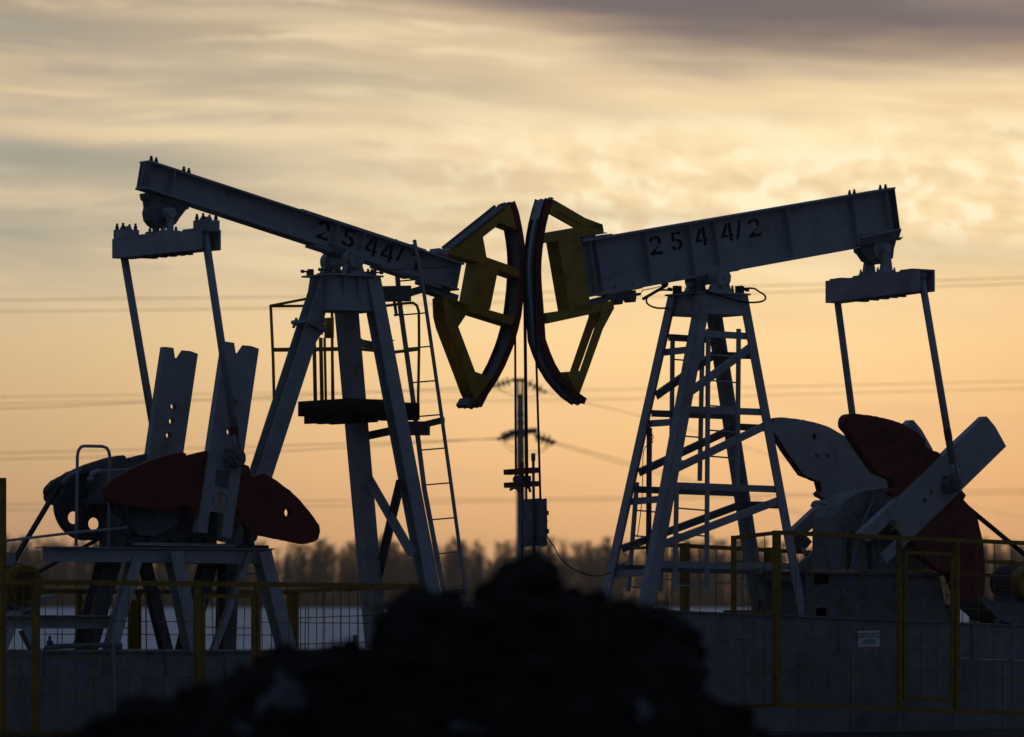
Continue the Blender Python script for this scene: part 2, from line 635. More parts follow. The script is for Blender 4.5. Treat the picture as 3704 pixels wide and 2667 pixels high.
def h_equalizer(fr, root, a0, a1, far_t, far_b, near_b, near_t, recess_u, pins, bolts=True):
    """cross beam: box towards the far end, open bracket at the near end for the pitman"""
    P = lambda p: fr.loc(fr.A(p[0], p[1], a0))
    fw = [P(p) for p in (far_t, far_b, near_b, near_t)]
    w_far = (fw[0][1] + fw[1][1]) / 2
    w_near = (fw[2][1] + fw[3][1]) / 2
    tl = (w_far, fw[0][2]); bl = (w_far, fw[1][2]); br = (w_near, fw[2][2]); tr = (w_near, fw[3][2])
    w_rec = P((recess_u, (near_t[1] + near_b[1]) / 2))[1]
    f = (w_rec - w_far) / (w_near - w_far)
    zt = tl[1] + (tr[1] - tl[1]) * f
    zb = bl[1] + (br[1] - bl[1]) * f
    w_near, tr, br = w_rec, (w_rec, zt), (w_rec, zb)
    mb = MB()
    def box(wA, wB, zA0, zA1, zB0, zB1, aa0, aa1):
        mb.box8([fr.W(aa0, wA, zA0), fr.W(aa1, wA, zA0), fr.W(aa1, wB, zB0), fr.W(aa0, wB, zB0),
                 fr.W(aa0, wA, zA1), fr.W(aa1, wA, zA1), fr.W(aa1, wB, zB1), fr.W(aa0, wB, zB1)])
    wi = w_near - .22                                  # the pitman hangs in the open end
    k = (wi - w_far) / (w_near - w_far)
    zti, zbi = lerp(tl[1], zt, k), lerp(bl[1], zb, k)
    box(w_far, wi, bl[1], tl[1], zbi, zti, a0, a1)
    t = .022
    box(wi, w_near, zti - t, zti, zt - t, zt, a0, a1)
    box(wi, w_near, zbi, zti - t, zb, zt - t, a1 - t, a1)
    box(wi, w_near, zbi, zti - t, zb, zt - t, a0, a0 + t)
    o = mb.build('equalizer', M['paint'], root)
    # packing plates and bolt heads under the beam
    um = MB()
    for k, ww in ((.30, .10), (.42, .05), (.52, .09), (.62, .05), (.70, .08)):
        w = lerp(w_far, w_near, k)
        z = lerp(bl[1], br[1], k)
        fr.boxl(um, a0 + .03, a1 - .03, w - ww / 2, w + ww / 2, z - .028, z + .002)
    um.build('packing_plate', M['paint_dark'], o)
    km = MB()
    for k0, k1 in ((.05, .18), (.30, .58), (.80, .93)):
        z0, z1 = lerp(tl[1], tr[1], k0), lerp(tl[1], tr[1], k1)
        wA, wB = lerp(w_far, w_near, k0), lerp(w_far, w_near, k1)
        box2 = [fr.W(a0 - .006, wA, z0 - .004), fr.W(a1, wA, z0 - .004), fr.W(a1, wB, z1 - .004), fr.W(a0 - .006, wB, z1 - .004),
                fr.W(a0 - .006, wA, z0 + .018), fr.W(a1, wA, z0 + .018), fr.W(a1, wB, z1 + .018), fr.W(a0 - .006, wB, z1 + .018)]
        km.box8(box2)
    km.build('top_plate', M['paint'], o)
    return o, (w_far, w_near, tl[1], tr[1])


def arc_head(fr, root, outer, hw, thick, sgn):
    """curved rope track of a horse head; outer = (a, z) polyline"""
    inner = offset_line(outer, sgn * thick)
    mb = MB()
    n = len(outer)
    for i in range(n - 1):
        q = [outer[i], outer[i + 1], inner[i + 1], inner[i]]
        mb.box8([fr.W(a, -hw, z) for a, z in q] + [fr.W(a, hw, z) for a, z in q])
    head = mb.build('horse_head', M['paint_dark'], root)
    tr = MB()
    in2 = offset_line(outer, sgn * (thick + .05))
    out2 = offset_line(outer, -sgn * .012)
    for w0, w1 in ((hw, hw + .014), (-hw - .014, -hw)):
        for i in range(n - 1):
            q = [out2[i], out2[i + 1], in2[i + 1], in2[i]]
            tr.box8([fr.W(a, w0, z) for a, z in q] + [fr.W(a, w1, z) for a, z in q])
    tr.build('red_rim', M['red'], head)
    gr = MB()
    for w0, w1 in ((-.028, .028),):
        o2 = offset_line(outer, -sgn * .022)
        for i in range(n - 1):
            q = [o2[i], o2[i + 1], outer[i + 1], outer[i]]
            gr.box8([fr.W(a, w0, z) for a, z in q] + [fr.W(a, w1, z) for a, z in q])
    gr.build('rope_guide', M['paint'], head)
    return head


def rough_outline(az, amt, seed, step=.05):
    """cast iron edge: resampled and slightly uneven"""
    rnd = random.Random(seed)
    out = []
    n = len(az)
    for i in range(n):
        p, q = V(az[i]), V(az[(i + 1) % n])
        k = max(1, int((q - p).length / step))
        for j in range(k):
            r = p.lerp(q, j / k)
            out.append((r.x + rnd.uniform(-amt, amt), r.y + rnd.uniform(-amt, amt)))
    return out


def crank_set(fr, root, crank_px, edges, wc, holes, pin, pin_r, weights, thick_c, thick_w, sep):
    """near crank arm traced at w = wc, the far one a copy 'sep' further back, with bolted weights"""
    ca = fr.az(crank_px, wc)
    hl = [fr.circ(u, v, wc, r) for u, v, r in holes]
    cb = []
    for k, w1 in enumerate((wc, wc - sep)):
        w0 = w1 - thick_c
        mb = MB()
        fr.prism(mb, ca, w1 - .03, w1, hl)
        for i0, i1 in edges:                          # turned-in side flanges
            a_, b_ = V(ca[i0]), V(ca[i1])
            cc = V((sum(p[0] for p in ca) / len(ca), sum(p[1] for p in ca) / len(ca)))
            n2 = V((-(b_ - a_).y, (b_ - a_).x)).normalized()
            if n2.dot(cc - a_) < 0:
                n2 = -n2
            fr.prism(mb, [a_, b_, b_ + n2 * .03, a_ + n2 * .03], w0, w1 - .03)
        cr = mb.build('crank_arm', M['paint'], root)
        # rolled edges of the arm
        rim = MB()
        for h in hl:
            big = [(a + (a - sum(p[0] for p in h) / len(h)) * .28, z + (z - sum(p[1] for p in h) / len(h)) * .28) for a, z in h]
            fr.prism(rim, big, w0 + .03, w1 + .008, [h])
        rim.build('hole_collar', M['paint'], cr)
        pa, _, pz = fr.loc(fr.P(pin[0], pin[1], wc))
        pm = MB()
        s = 1 if k == 0 else -1
        wA = w1 if k == 0 else w0
        fr.cyl(pm, pa, pz, pin_r * 1.0, wA, wA + s * .16)
        fr.cyl(pm, pa, pz, pin_r * .72, wA + s * .16, wA + s * .20)
        fr.cyl(pm, pa, pz, pin_r * .22, wA + s * .20, wA + s * .22)
        m = .8 * pin_r
        fr.boxl(pm, pa - m, pa + m, min(wA, wA + s * .10), max(wA, wA + s * .10), pz - m * 1.15, pz + m * 1.15)
        pm.build('crank_pin', M['paint_dark'], cr)
        for j, (px, hole, seed) in enumerate(weights):
            wa = rough_outline(fr.az(px, wc - .03), .0035, seed)
            hh = [fr.circ(hole[0], hole[1], wc - .03, .062 if root is L else .04)] if hole else []
            b1 = w1 - .035
            b0 = b1 - thick_w
            wm = MB()
            # painted red outside and on the rim, grey on the face towards the gearbox
            fr.prism(wm, wa, b0, b1, hh, mi=(0, 1, 0) if k == 0 else (1, 0, 0))
            wo = wm.build('counterweight', [M['red'], M['paint_dark' if root is L else 'paint']], root)
            nb = MB()
            cen = (sum(p[0] for p in wa) / len(wa), sum(p[1] for p in wa) / len(wa))
            for da in (-.1, .1):
                fr.boxl(nb, cen[0] + da - .03, cen[0] + da + .03, b1, b1 + .012, cen[1] - .03, cen[1] + .03)
            nb.build('bolt_pad', M['red' if k == 0 else 'paint_dark'], wo)
        cb.append((pa, pz, wA + s * .09))
    return cb


def bearing_block(mb, fr, a, z, w0, w1, r, foot):
    fr.cyl(mb, a, z, r, w0, w1, 28)
    c30, s30 = r * .87, r * .5
    fr.prism(mb, [(a - c30, z - s30), (a + c30, z - s30), (a + r * 1.15, foot + .05), (a + r * 1.5, foot + .04), (a + r * 1.5, foot), (a - r * 1.5, foot), (a - r * 1.5, foot + .04), (a - r * 1.15, foot + .05)], w0 + .02, w1 - .02)


def leg_box(mb, p0, p1, s0, s1):
    """tapered square post"""
    d = (p1 - p0).normalized()
    x = (B - d * B.dot(d)).normalized()
    y = d.cross(x)
    a = [p + (x * i + y * j) * s / 2 for p, s in ((p0, s0), (p1, s1)) for i, j in ((-1, -1), (1, -1), (1, 1), (-1, 1))]
    mb.box8(a)


# ------------------------------------------------------------------ left pumpjack
FL = Frame(1239, 998, 60.0)
L = thing('pumpjack', FL.W(-.6, 0, 0), 'grey pumpjack with its tail raised, platform and side ladder, standing left of the two',
          'pumpjack', 'pumpjacks of the well pad')
P = FL.P
beamL, angL, (ttL, tbL, hbL, htL) = walking_beam(
    FL, L, [(543, 579), (526, 681), (1661, 1051), (1681, 952)], .13, None, (640, 1232, 1327, 1672))
stencils(FL, beamL, [('2', 1169, 834), ('5', 1261, 862), ('4', 1343, 893), ('4', 1401, 914), ('/', 1452, 916), ('1', 1508, 946)],
         .0095, angL, .245)
mb = MB()
for u in (556, 574, 674, 692):
    p = P(u, 579 + (u - 543) * .3278, .13) - N * .06 - UP * .012
    bolt(mb, p, .028, .085)
mb.build('flange_bolt', M['steel'], beamL)
mb = MB()                                  # reinforcing plate over the saddle
q = FL.az([(1095, 759.9), (1545, 907.4)], .13)
d = V((q[1][0] - q[0][0], q[1][1] - q[0][1])).normalized()
n_ = V((-d.y, d.x))
a, b = V(q[0]), V(q[1])
FL.prism(mb, [a + n_ * .001, b + n_ * .001, b + n_ * .018, a + n_ * .018], -.11, .11)
q = FL.az([(1142, 883.5), (1260, 922)], .13)
a, b = V(q[0]), V(q[1])
FL.prism(mb, [a, b, b - n_ * .03, a - n_ * .03], -.12, .12)
q = FL.az([(1376, 958), (1500, 998.5), (1540, 1011.5), (1600, 1031)], .13)
for i, j, t in ((0, 1, .03), (2, 3, .05)):
    a, b = V(q[i]), V(q[j])
    FL.prism(mb, [a - n_ * .001, b - n_ * .001, b - n_ * (.001 + t), a - n_ * (.001 + t)], -.12, .12)
mb.build('doubler_plate', M['paint'], beamL)
mb = MB()                                  # lugs holding the head
for u0, v0 in ((1600, 1062), (1630, 1078)):
    FL.prism(mb, FL.az([(u0 - 60, v0 - 40), (u0 + 30, v0 - 10), (u0 + 25, v0 + 14), (u0 - 30, v0 - 2)], .08), .03, .08)
    FL.prism(mb, FL.az([(u0 - 60, v0 - 40), (u0 + 30, v0 - 10), (u0 + 25, v0 + 14), (u0 - 30, v0 - 2)], .08), -.10, -.05)
p0, p1 = P(1545, 1052, 0), P(1640, 1084, 0)
mb.bar(p0, p1, .06, .20)
mb.build('head_hinge', M['paint_dark'], beamL)

# horse head
Z1 = lambda pts: zz(1550, 700, .3527, pts)
Z2 = lambda pts: zz(1550, 1100, .3527, pts)
outL = FL.az(Z1([(880, 85), (918, 190), (950, 340), (972, 470), (985, 590), (990, 700), (986, 820), (977, 980),
                 (962, 1120), (945, 1255), (915, 1385), (880, 1510)]) + Z2([(855, 450), (780, 630), (700, 780), (600, 930), (495, 1065)]), .15)
headL = arc_head(FL, L, outL, .14, .03, -1)
yel = MB()
HW = .145
# upper arm, post and lower arm run the full width of the head
FL.prism(yel, FL.az(Z1([(225, 572), (300, 590), (600, 655), (945, 778), (945, 868), (715, 788), (500, 700), (215, 622)]), HW), -HW, HW)
FL.prism(yel, FL.az(Z1([(512, 704), (713, 792), (632, 1192), (432, 1140)]), HW), -HW, HW)
FL.prism(yel, FL.az(Z1([(170, 1062), (430, 1140), (780, 1240), (890, 1268), (862, 1352), (415, 1213), (240, 1180)]), HW), -HW, HW)
yel.build('cross_frame', M['yellow'], headL)
for w0, w1 in ((HW - .03, HW), (-HW, -HW + .03)):
    g = MB()
    FL.prism(g, FL.az(Z1([(232, 560), (290, 555), (830, 125), (882, 92), (952, 388), (712, 298), (685, 350), (560, 447), (597, 658), (300, 592)]), HW), w0, w1)
    g.build('upper_strut', M['yellow'], headL)
    g = MB()
    FL.prism(g, FL.az(Z1([(165, 1070), (420, 1150), (410, 1212), (306, 1367)]) +
                      Z2([(480, 695), (560, 722), (672, 758), (690, 790), (548, 948), (495, 1000), (450, 900), (385, 722), (200, 237), (172, 120)]), HW), w0, w1)
    g.build('lower_strut', M['yellow'], headL)
g = MB()
p0, p1 = P(*Z1([(262, 548)])[0], HW), P(*Z1([(800, 118)])[0], HW)
p0b, p1b = P(*Z1([(262, 548)])[0], HW) - N * 2 * HW, P(*Z1([(800, 118)])[0], HW) - N * 2 * HW
g.bar(p0 - UP * .0, p1 - UP * .0, .03, .03)
g.bar(p0 - N * HW - UP * .012, p1 - N * HW - UP * .012, .012, 2 * HW - .02)
g.bar(p0 - N * (2 * HW - .02) + UP * .004, p1 - N * (2 * HW - .02) + UP * .004, .03, .03)
g.bar(P(*Z2([(430, 960)])[0], -HW), P(*Z2([(430, 960)])[0], -HW) + N * 2 * HW, .10, .06)
g.build('edge_flange', M['paint_dark'], headL)
g = MB()                                            # tail cleat where the ropes are clamped
FL.prism(g, FL.az(Z1([(150, 590), (110, 560), (95, 615), (180, 640), (235, 600), (232, 560)]), .10), -.12, .12)
g.build('lug', M['paint'], headL)
g = MB()
FL.prism(g, FL.az(Z2([(385, 965), (345, 1035), (370, 1068), (392, 1040), (460, 1022), (490, 1062), (548, 948)]), .0), -.15, .13)
g.build('toe_plate', M['paint_dark'], headL)

# saddle, tower cap and bearings
cap = MB()
zt = FL.O.z
FL.boxl(cap, -.42, .42, -.36, .36, zt - .022, zt)
def frustum(mb, fr, z1, z0, a1, w1, a0, w0, c=0):
    mb.box8([fr.W(c + i * a0, j * w0, z0) for i, j in ((-1, -1), (1, -1), (1, 1), (-1, 1))] +
            [fr.W(c + i * a1, j * w1, z1) for i, j in ((-1, -1), (1, -1), (1, 1), (-1, 1))])
frustum(cap, FL, zt - .022, zt - .48, .34, .27, .40, .31)
capL = cap.build('tower_cap', M['paint'], L)
g = MB()
for a in (-.18, .05):
    g.add([FL.W(a - .012, .275, zt - .03), FL.W(a + .012, .275, zt - .03), FL.W(a + .012, .345, zt - .03), FL.W(a - .012, .345, zt - .03),
           FL.W(a - .012, .30, zt - .33), FL.W(a + .012, .30, zt - .33)],
          [(0, 1, 2, 3), (0, 3, 4), (1, 5, 2), (2, 5, 4, 3), (0, 4, 5, 1)])
g.build('gusset', M['paint'], capL)
brg = MB()
za = FL.loc(P(1279, 939, .30))[2]
for w0, w1 in ((.18, .31), (-.34, -.21)):
    bearing_block(brg, FL, 0, za, w0, w1, .135, zt)
FL.cyl(brg, 0, za, .085, .31, .325)
FL.cyl(brg, 0, za, .115, .325, .335)
FL.cyl(brg, 0, za, .08, -.21, .18)
bearL = brg.build('saddle_bearing', M['paint'], L, )
g = MB()
for k in range(6):
    an = k * pi / 3 + .3
    p = FL.W(.125 * cos(an), .312, za + .125 * sin(an))
    g.tube([p, p + N * .02], .012, 6)
for a, w in ((-.33, .22), (-.24, .28), (.22, .28), (.30, .25), (-.36, -.28), (.34, -.2), (-.1, .3)):
    bolt(g, FL.W(a, w, zt), .028, .085)
for a, s in ((-.36, -1), (.36, 1)):
    for w in (.2, -.22):
        p = FL.W(a, w, zt + .05)
        g.tube([p, p + B * s * .12], .012, 6)
        g.tube([p + B * s * .11, p + B * s * .15], .024, 6)
        FL.boxl(g, a - .03, a + .03, w - .03, w + .03, zt, zt + .085)
g.build('adjusting_bolt', M['steel'], bearL)
g = MB()                                     # cross piece between beam and bearings
FL.prism(g, [(-.24, za + .10), (.14, za - .03), (.14, za + .10), (-.24, za + .20)], -.14, .14)
g.build('saddle_block', M['paint_dark'], bearL)

# tower legs
def plinth_z(fr, u, v, w):
    return fr.P(u, v, w)
legN = (FL.W(.30, .22, zt - .05), P(1598, 2362, .80))
legF = (FL.W(.22, -.24, zt - .40), P(1360, 2340, -.80))
legB = (FL.W(-.30, .0, zt - .08), P(850, 2000, 0))
mb = MB(); mb.ibar(*legN, .20, .20, N, .018, .02); legNo = mb.build('tower_leg', M['paint'], L)
mb = MB(); leg_box(mb, legF[0], legF[1], .235, .215); legFo = mb.build('tower_leg', M['paint'], L)
mb = MB(); mb.ibar(*legB, .23, .23, N, .018, .02); legBo = mb.build('tower_leg', M['paint'], L)
g = MB()                                     # bolted joint of the rear leg
d = (legB[1] - legB[0]).normalized()
j = P(1112, 1178, 0)
t0 = (j - legB[0]).dot(d)
jc = legB[0] + d * t0
x1, y1 = (B - d * B.dot(d)).normalized(), N
for o in (-.022, .002):
    a = [jc + d * (o + e) + x1 * i * .17 + y1 * j_ * .19 for e in (0, .02) for i, j_ in ((-1, -1), (1, -1), (1, 1), (-1, 1))]
    g.box8(a)
for i in (-1, 1):
    for j_ in (-1, 1):
        p = jc + x1 * i * .13 + y1 * j_ * .15
        g.tube([p - d * .07, p + d * .07], .02, 6)
for i in (-1, 0, 1):
    p = jc + y1 * .12 * i + x1 * .12
    g.bar(p - d * .03, p - d * .22 - x1 * .05, .012, .06, N)
    g.bar(p + d * .03, p + d * .22 - x1 * .05, .012, .06, N)
g.build('bolted_joint', M['paint'], legBo)
g = MB()
p0, p1 = P(1300, 1690, -.62), P(1485, 2012, .62)
q0, q1 = P(1437, 1735, .52), P(1357, 2075, -.74)
g.angle(p0, p1, .085, B)
g.build('cross_brace', M['paint'], L)
g = MB()
g.angle(q0 + B * .03, q1 + B * .03, .085, B)
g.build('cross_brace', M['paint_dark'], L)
g = MB()
g.bar(P(1325, 1578, -.52), P(1410, 1560, .05), .10, .06)
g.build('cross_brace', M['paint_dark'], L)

# equalizer and tail bearing
eqL, (wfL, wnL, zfL, znL) = h_equalizer(FL, L, FL.loc(P(590, 775, 0))[0] - .14, FL.loc(P(590, 775, 0))[0] + .16,
                                        (402, 866), (409, 935), (794, 895), (782, 822), 727, None)
aq = FL.loc(P(590, 775, 0))[0]
zq = FL.loc(P(610, 771, .15))[2]
g = MB()
wq = 0.02
FL.prism(g, FL.az([(516, 700), (519, 722), (527, 728), (530, 750), (525, 770), (530, 798), (544, 816), (560, 826), (600, 826), (622, 812), (636, 790),
                   (658, 762), (668, 758), (671, 744), (640, 726)], wq - .05), wq - .13, wq + .05)
tbrg = g.build('tail_bearing', M['paint_dark'], L)
g = MB()
FL.cyl(g, aq, zq, .075, wq + .05, wq + .12)
FL.cyl(g, aq, zq, .06, wq + .12, wq + .21)
FL.cyl(g, aq, zq, .06, wq - .25, wq - .13)
for w in (wq + .15, wq - .20):
    zE = lerp(zfL, znL, (w - wfL) / (wnL - wfL))
    FL.boxl(g, aq - .04, aq + .04, w - .025, w + .025, zE, zq)
    FL.boxl(g, aq - .13, aq + .13, w - .05, w + .05, zE, zE + .045)
    for s in (-.09, .09):
        bolt(g, FL.W(aq + s, w, zE + .04), .024, .06)
g.build('wrist_pin', M['paint'], tbrg)
for wc_ in (wfL + .11, wnL - .11):           # pitman clamps on top of the cross beam
    z0 = lerp(zfL, znL, (wc_ - wfL) / (wnL - wfL))
    g = MB()
    FL.boxl(g, aq - .12, aq + .14, wc_ - .11, wc_ + .11, z0 - .008, z0 + .12)
    FL.cyl(g, aq, z0 + .12, .05, wc_ - .08, wc_ + .08, 12)
    ck = g.build('pitman_clamp', M['paint'], eqL)
    h = MB()
    for dw in (-.075, .075):
        for da in (-.085, .105):
            bolt(h, FL.W(aq + da, wc_ + dw, z0 + .11), .027, .095)
    h.build('clamp_bolt', M['steel'], ck)

# cranks, weights and pitmans
crankL = [(816, 1236), (847, 1240), (849, 1252), (853, 1277), (860, 1279), (880, 1249), (910, 1252), (937, 1262),
          (837, 1947), (803, 1940), (811, 1856), (760, 1850), (750, 1929), (714, 1925)]
WC = .80
weightL1 = [(387, 1770), (390, 1755), (415, 1730), (475, 1697), (537, 1670), (607, 1647), (665, 1636), (672, 1642), (686, 1661),
            (692, 1663), (689, 1650), (700, 1644), (760, 1630), (735, 1870), (692, 1862), (690, 1834), (667, 1825), (647, 1832), (622, 1851), (450, 1826),
            (402, 1815), (390, 1800)]
weightL2 = [(860, 1675), (876, 1677), (902, 1687), (906, 1718), (922, 1725), (955, 1714), (980, 1724), (1015, 1749), (1050, 1775), (1087, 1812), (1125, 1857),
            (1155, 1900), (1159, 1922), (1152, 1950), (1137, 1960), (1102, 1969), (1037, 1955), (912, 1930), (895, 1905), (877, 1880), (872, 1909),
            (830, 1902)]
pinsL = crank_set(FL, L, crankL, ((0, 13), (7, 8)), WC, [(846, 1456, .043), (840, 1511, .043), (829, 1563, .043)], (836, 1658), .125,
                  [(weightL1, None, 1), (weightL2, (1044, 1855), 2)], .12, .12, 1.48)
for k, (top, w_) in enumerate((((740, 858), wnL - .09), ((452, 934), wfL + .08))):
    pa, pz, pw = pinsL[k]
    zt2 = lerp(zfL, znL, (w_ - wfL) / (wnL - wfL)) - (.02 if k == 0 else .10)
    p0 = FL.W(aq - .03, w_, zt2)
    p1 = FL.W(pa, pw + (.08 if k == 0 else -.08), pz + .02)
    g = MB()
    g.tube([p0, p0.lerp(p1, .96)], .052, 14)
    g.bar(p0.lerp(p1, .9), p1, .09, .10, N)
    po = g.build('pitman_arm', M['paint'], L, True)
    g = MB()
    g.tube([p0.lerp(p1, .865), p0.lerp(p1, .905)], .056, 14)
    g.build('red_band', M['red'], po)
g = MB()                                       # yellow mark, painted shade of the slot and scribed ring on the near crank
FL.prism(g, FL.az([(796, 1766), (803, 1764), (804, 1800), (798, 1838), (786, 1838), (793, 1800)], WC), WC, WC + .004)
g.build('yellow_mark', M['yellow'], L.children[-1] if False else [o for o in L.children if o.name.startswith('crank_arm')][0])
g = MB()
FL.prism(g, FL.az([(783, 1700), (830, 1704), (824, 1766), (778, 1757)], WC), WC, WC + .012)  # dark plate standing in for the shaded recess
ring = FL.circ(796, 1815, WC, .115, 28)
ring2 = FL.circ(796, 1815, WC, .107, 28)
FL.prism(g, ring, WC, WC + .006, [ring2])
g.build('slot_shade_and_ring', M['paint_dark'], [o for o in L.children if o.name.startswith('crank_arm')][0])

# gearbox
g = MB()
FL.prism(g, FL.az([(312, 1812), (322, 1780), (342, 1705), (362, 1700), (480, 1692), (560, 1665), (640, 1690), (690, 1815)], -.30), -.30, .34)
FL.prism(g, FL.az([(306, 1814), (700, 1816), (700, 1828), (306, 1826)], -.32), -.32, .38)
FL.prism(g, FL.az([(352, 1828), (690, 1828), (690, 1992), (360, 1992)], -.30), -.30, .34)
gbL = g.build('gearbox', M['paint_darkest'], L)
g = MB()
pts = [P(368, 1708, -.2), P(352, 1706, -.2), P(336, 1712, -.2), P(328, 1726, -.2)]
g.tube(pts, .035, 10)
g.tube([pts[-1], pts[-1] - UP * .05], .045, 10)
g.build('breather', M['paint'], gbL, True)
g = MB()
for u in range(420, 780, 26):
    p = P(u, 1828, .36)
    g.tube([p - UP * .10, p + UP * .06], .016, 6)
for u in (468, 540, 620, 700, 750):
    p = P(u, 1960, .36)
    FL.boxl(g, FL.loc(p)[0] - .03, FL.loc(p)[0] + .03, .34, .40, p.z - .03, p.z + .05)
g.build('housing_bolt', M['steel'], gbL)
g = MB()
FL.prism(g, FL.az([(455, 1830), (470, 1900), (500, 1935), (560, 1940), (640, 1900), (660, 1850), (640, 1828)], .42), .345, .42)
g.tube([P(395, 1870, .40), P(440, 1905, .40), P(470, 1922, .40)], .05, 10)
g.build('drain_pipe', M['paint_dark'], gbL, True)
# shaft cheeks carrying the cranks
g = MB()
sa, sz = FL.loc(P(770, 1800, .80))[0], FL.loc(P(770, 1800, .80))[2]
FL.cyl(g, sa, sz, .12, -.72, .74)
g.bar(P(480, 1978, 0), P(905, 1984, 0), .07, .9)
g.build('crank_shaft', M['steel'], gbL, True)

# drive pulley with lightening holes and the two belt runs
g = MB()
pa, _, pz = FL.loc(P(318, 1826, -.42))
RP = .46
disc = [(pa + RP * cos(2 * pi * k / 56), pz + RP * sin(2 * pi * k / 56)) for k in range(56)]
hl = []
for k in range(5):
    an = R(-140 + 72 * k)
    hl.append([(pa + .265 * cos(an) + .082 * cos(2 * pi * i / 20), pz + .265 * sin(an) + .082 * sin(2 * pi * i / 20)) for i in range(20)])
FL.prism(g, disc, -.46, -.44, hl)
ri = [(pa + RP * .88 * cos(2 * pi * k / 56), pz + RP * .88 * sin(2 * pi * k / 56)) for k in range(56)]
FL.prism(g, disc, -.52, -.46, [ri])
FL.prism(g, disc, -.44, -.38, [ri])
pulL = g.build('drive_pulley', M['paint_darkest'], L)
g = MB()
FL.cyl(g, pa, pz, .09, -.54, -.34)
g.build('pulley_hub', M['steel'], pulL, True)
ma, _, mz = FL.loc(P(64, 2070, -.45))
def belt_run(fr, mb, c0, r0, c1, r1, side, w):
    d = V((c1[0] - c0[0], c1[1] - c0[1]))
    D = d.length
    ang = math.atan2(d.y, d.x)
    be = math.acos((r0 - r1) / D) * side
    n = V((cos(ang + be), sin(ang + be)))
    p0 = V(c0) + n * r0
    p1 = V(c1) + n * r1
    fr.prism(mb, [p0, p1, p1 + n * .03, p0 + n * .03], w - .05, w + .05)
    return n
g = MB()
belt_run(FL, g, (pa, pz), RP, (ma, mz), .11, 1, -.45)
belt_run(FL, g, (pa, pz), RP, (ma, mz), .11, -1, -.45)
g.build('drive_belt', M['rubber'], L)

# gearbox stand
g = MB()
for w in (.50, -.62):
    p0, p1 = P(155 if w > 0 else 345, 1978, .5), P(978, 1989, .5)
    g.ibar(p0 + N * (w - .5) - UP * .09, p1 + N * (w - .5) - UP * .09, .19, .12, UP, .014, .016)
p0, p1 = P(135, 1983, .5), P(983, 1988, .5)
g.bar(p0 + UP * .008, p1 + UP * .008, .012, .16)
p0 = P(480, 1985, .5)
g.bar(p0 - N * .60 + UP * .007, p1 - N * .60 + UP * .007, .012, 1.02)
g.bar(P(480, 1968, .42), P(845, 1974, .42), .04, .12)
for u in (480, 760, 960):
    p = P(u, 1992, .5) - UP * .06
    g.bar(p, p - N * 1.12, .14, .06)
stL = g.build('stand_frame', M['paint'], L)
def trestle(top, bot, wt, wb, wd, m='paint'):
    g = MB()
    g.ibar(P(*top, wt), P(*bot, wb), wd, wd * .9, N, .014, .016)
    return g.build('stand_leg', M[m], L)
trestle((488, 2018), (395, 2362), .50, .62, .16)
trestle((624, 1998), (700, 2364), .52, .66, .20)
trestle((520, 2026), (600, 2352), -.55, -.62, .15, 'paint_dark')  # far-side legs take the darker grey as painted shade
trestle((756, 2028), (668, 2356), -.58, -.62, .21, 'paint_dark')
trestle((902, 1998), (768, 2362), .50, .60, .085)
trestle((945, 1998), (1040, 2362), .52, .66, .21)
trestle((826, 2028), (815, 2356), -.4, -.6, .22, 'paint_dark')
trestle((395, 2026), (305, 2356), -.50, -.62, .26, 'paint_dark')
g = MB()
for u, v in ((908, 1985), (915, 1975)):
    bolt(g, P(u, v + 6, .45), .03, .09)
FL.prism(g, FL.az([(887, 1890), (912, 1930), (907, 1965), (897, 1984), (878, 1984)], .30), .27, .30)
g.build('stand_bolt', M['steel'], stL)
g = MB()
g.tube([P(777, 2078, -.3), P(935, 2076, -.3)], .012, 6)
g.build('tie_rod', M['steel'], L)

# low frame under the motor, with the motor on it
g = MB()
g.ibar(P(-60, 2250, .35), P(452, 2250, .35), .17, .12, UP, .014, .018)
g.ibar(P(-60, 2250, -.55), P(452, 2250, -.55), .17, .12, UP, .014, .018)
p = P(452, 2229, .35)
g.bar(P(-60, 2228, .35) - N * .4, P(458, 2229, .35) - N * .4, .012, 1.0)
for u0, u1 in ((35, 60), (85, 110)):
    g.ibar(P(u0, 2275, .35), P(u1 - 60 if u0 < 50 else u1 + 20, 2360, .45), .14, .10, N)
g.ibar(P(420, 2275, .35), P(395, 2362, .4), .16, .12, N)
motF = g.build('motor_frame', M['paint'], L)
mc = FL.loc(P(96, 2120, .30))                    # centre of the fan cover
g = MB()
# motor axis lies across the frame, the fan cover faces the camera
def ring_pts(fr, a, z, r, n=28):
    return [(a + r * cos(2 * pi * k / n), z + r * sin(2 * pi * k / n)) for k in range(n)]
FL.cyl(g, mc[0], mc[2], .235, -.32, .10, 28)
for k in range(28):
    an = 2 * pi * k / 28
    p = FL.W(mc[0] + .25 * cos(an), 0, mc[2] + .25 * sin(an))
    g.bar(p - N * .30, p + N * .08, .05, .012, V((cos(an) * B.x, cos(an) * B.y, sin(an))))
FL.boxl(g, mc[0] - .22, mc[0] + .20, -.30, .10, mc[2] - .33, mc[2] - .20)
motL = g.build('electric_motor', M['paint_dark'], L)
g = MB()
FL.cyl(g, mc[0], mc[2], .265, .10, .26, 32)
FL.cyl(g, mc[0], mc[2], .235, .26, .30, 32)
g.build('fan_cover', M['fence'], motL)
g = MB()
for k in range(-6, 7):
    h = .028 * k
    hw_ = math.sqrt(max(0, .20 ** 2 - h * h))
    FL.boxl(g, mc[0] - hw_, mc[0] + hw_, .301, .306, mc[2] + h - .006, mc[2] + h + .006)
g.build('fan_grille', M['rubber'], motL, False, False)
g = MB()
FL.boxl(g, mc[0] - .30, mc[0] - .02, -.28, .06, mc[2] + .24, mc[2] + .42)
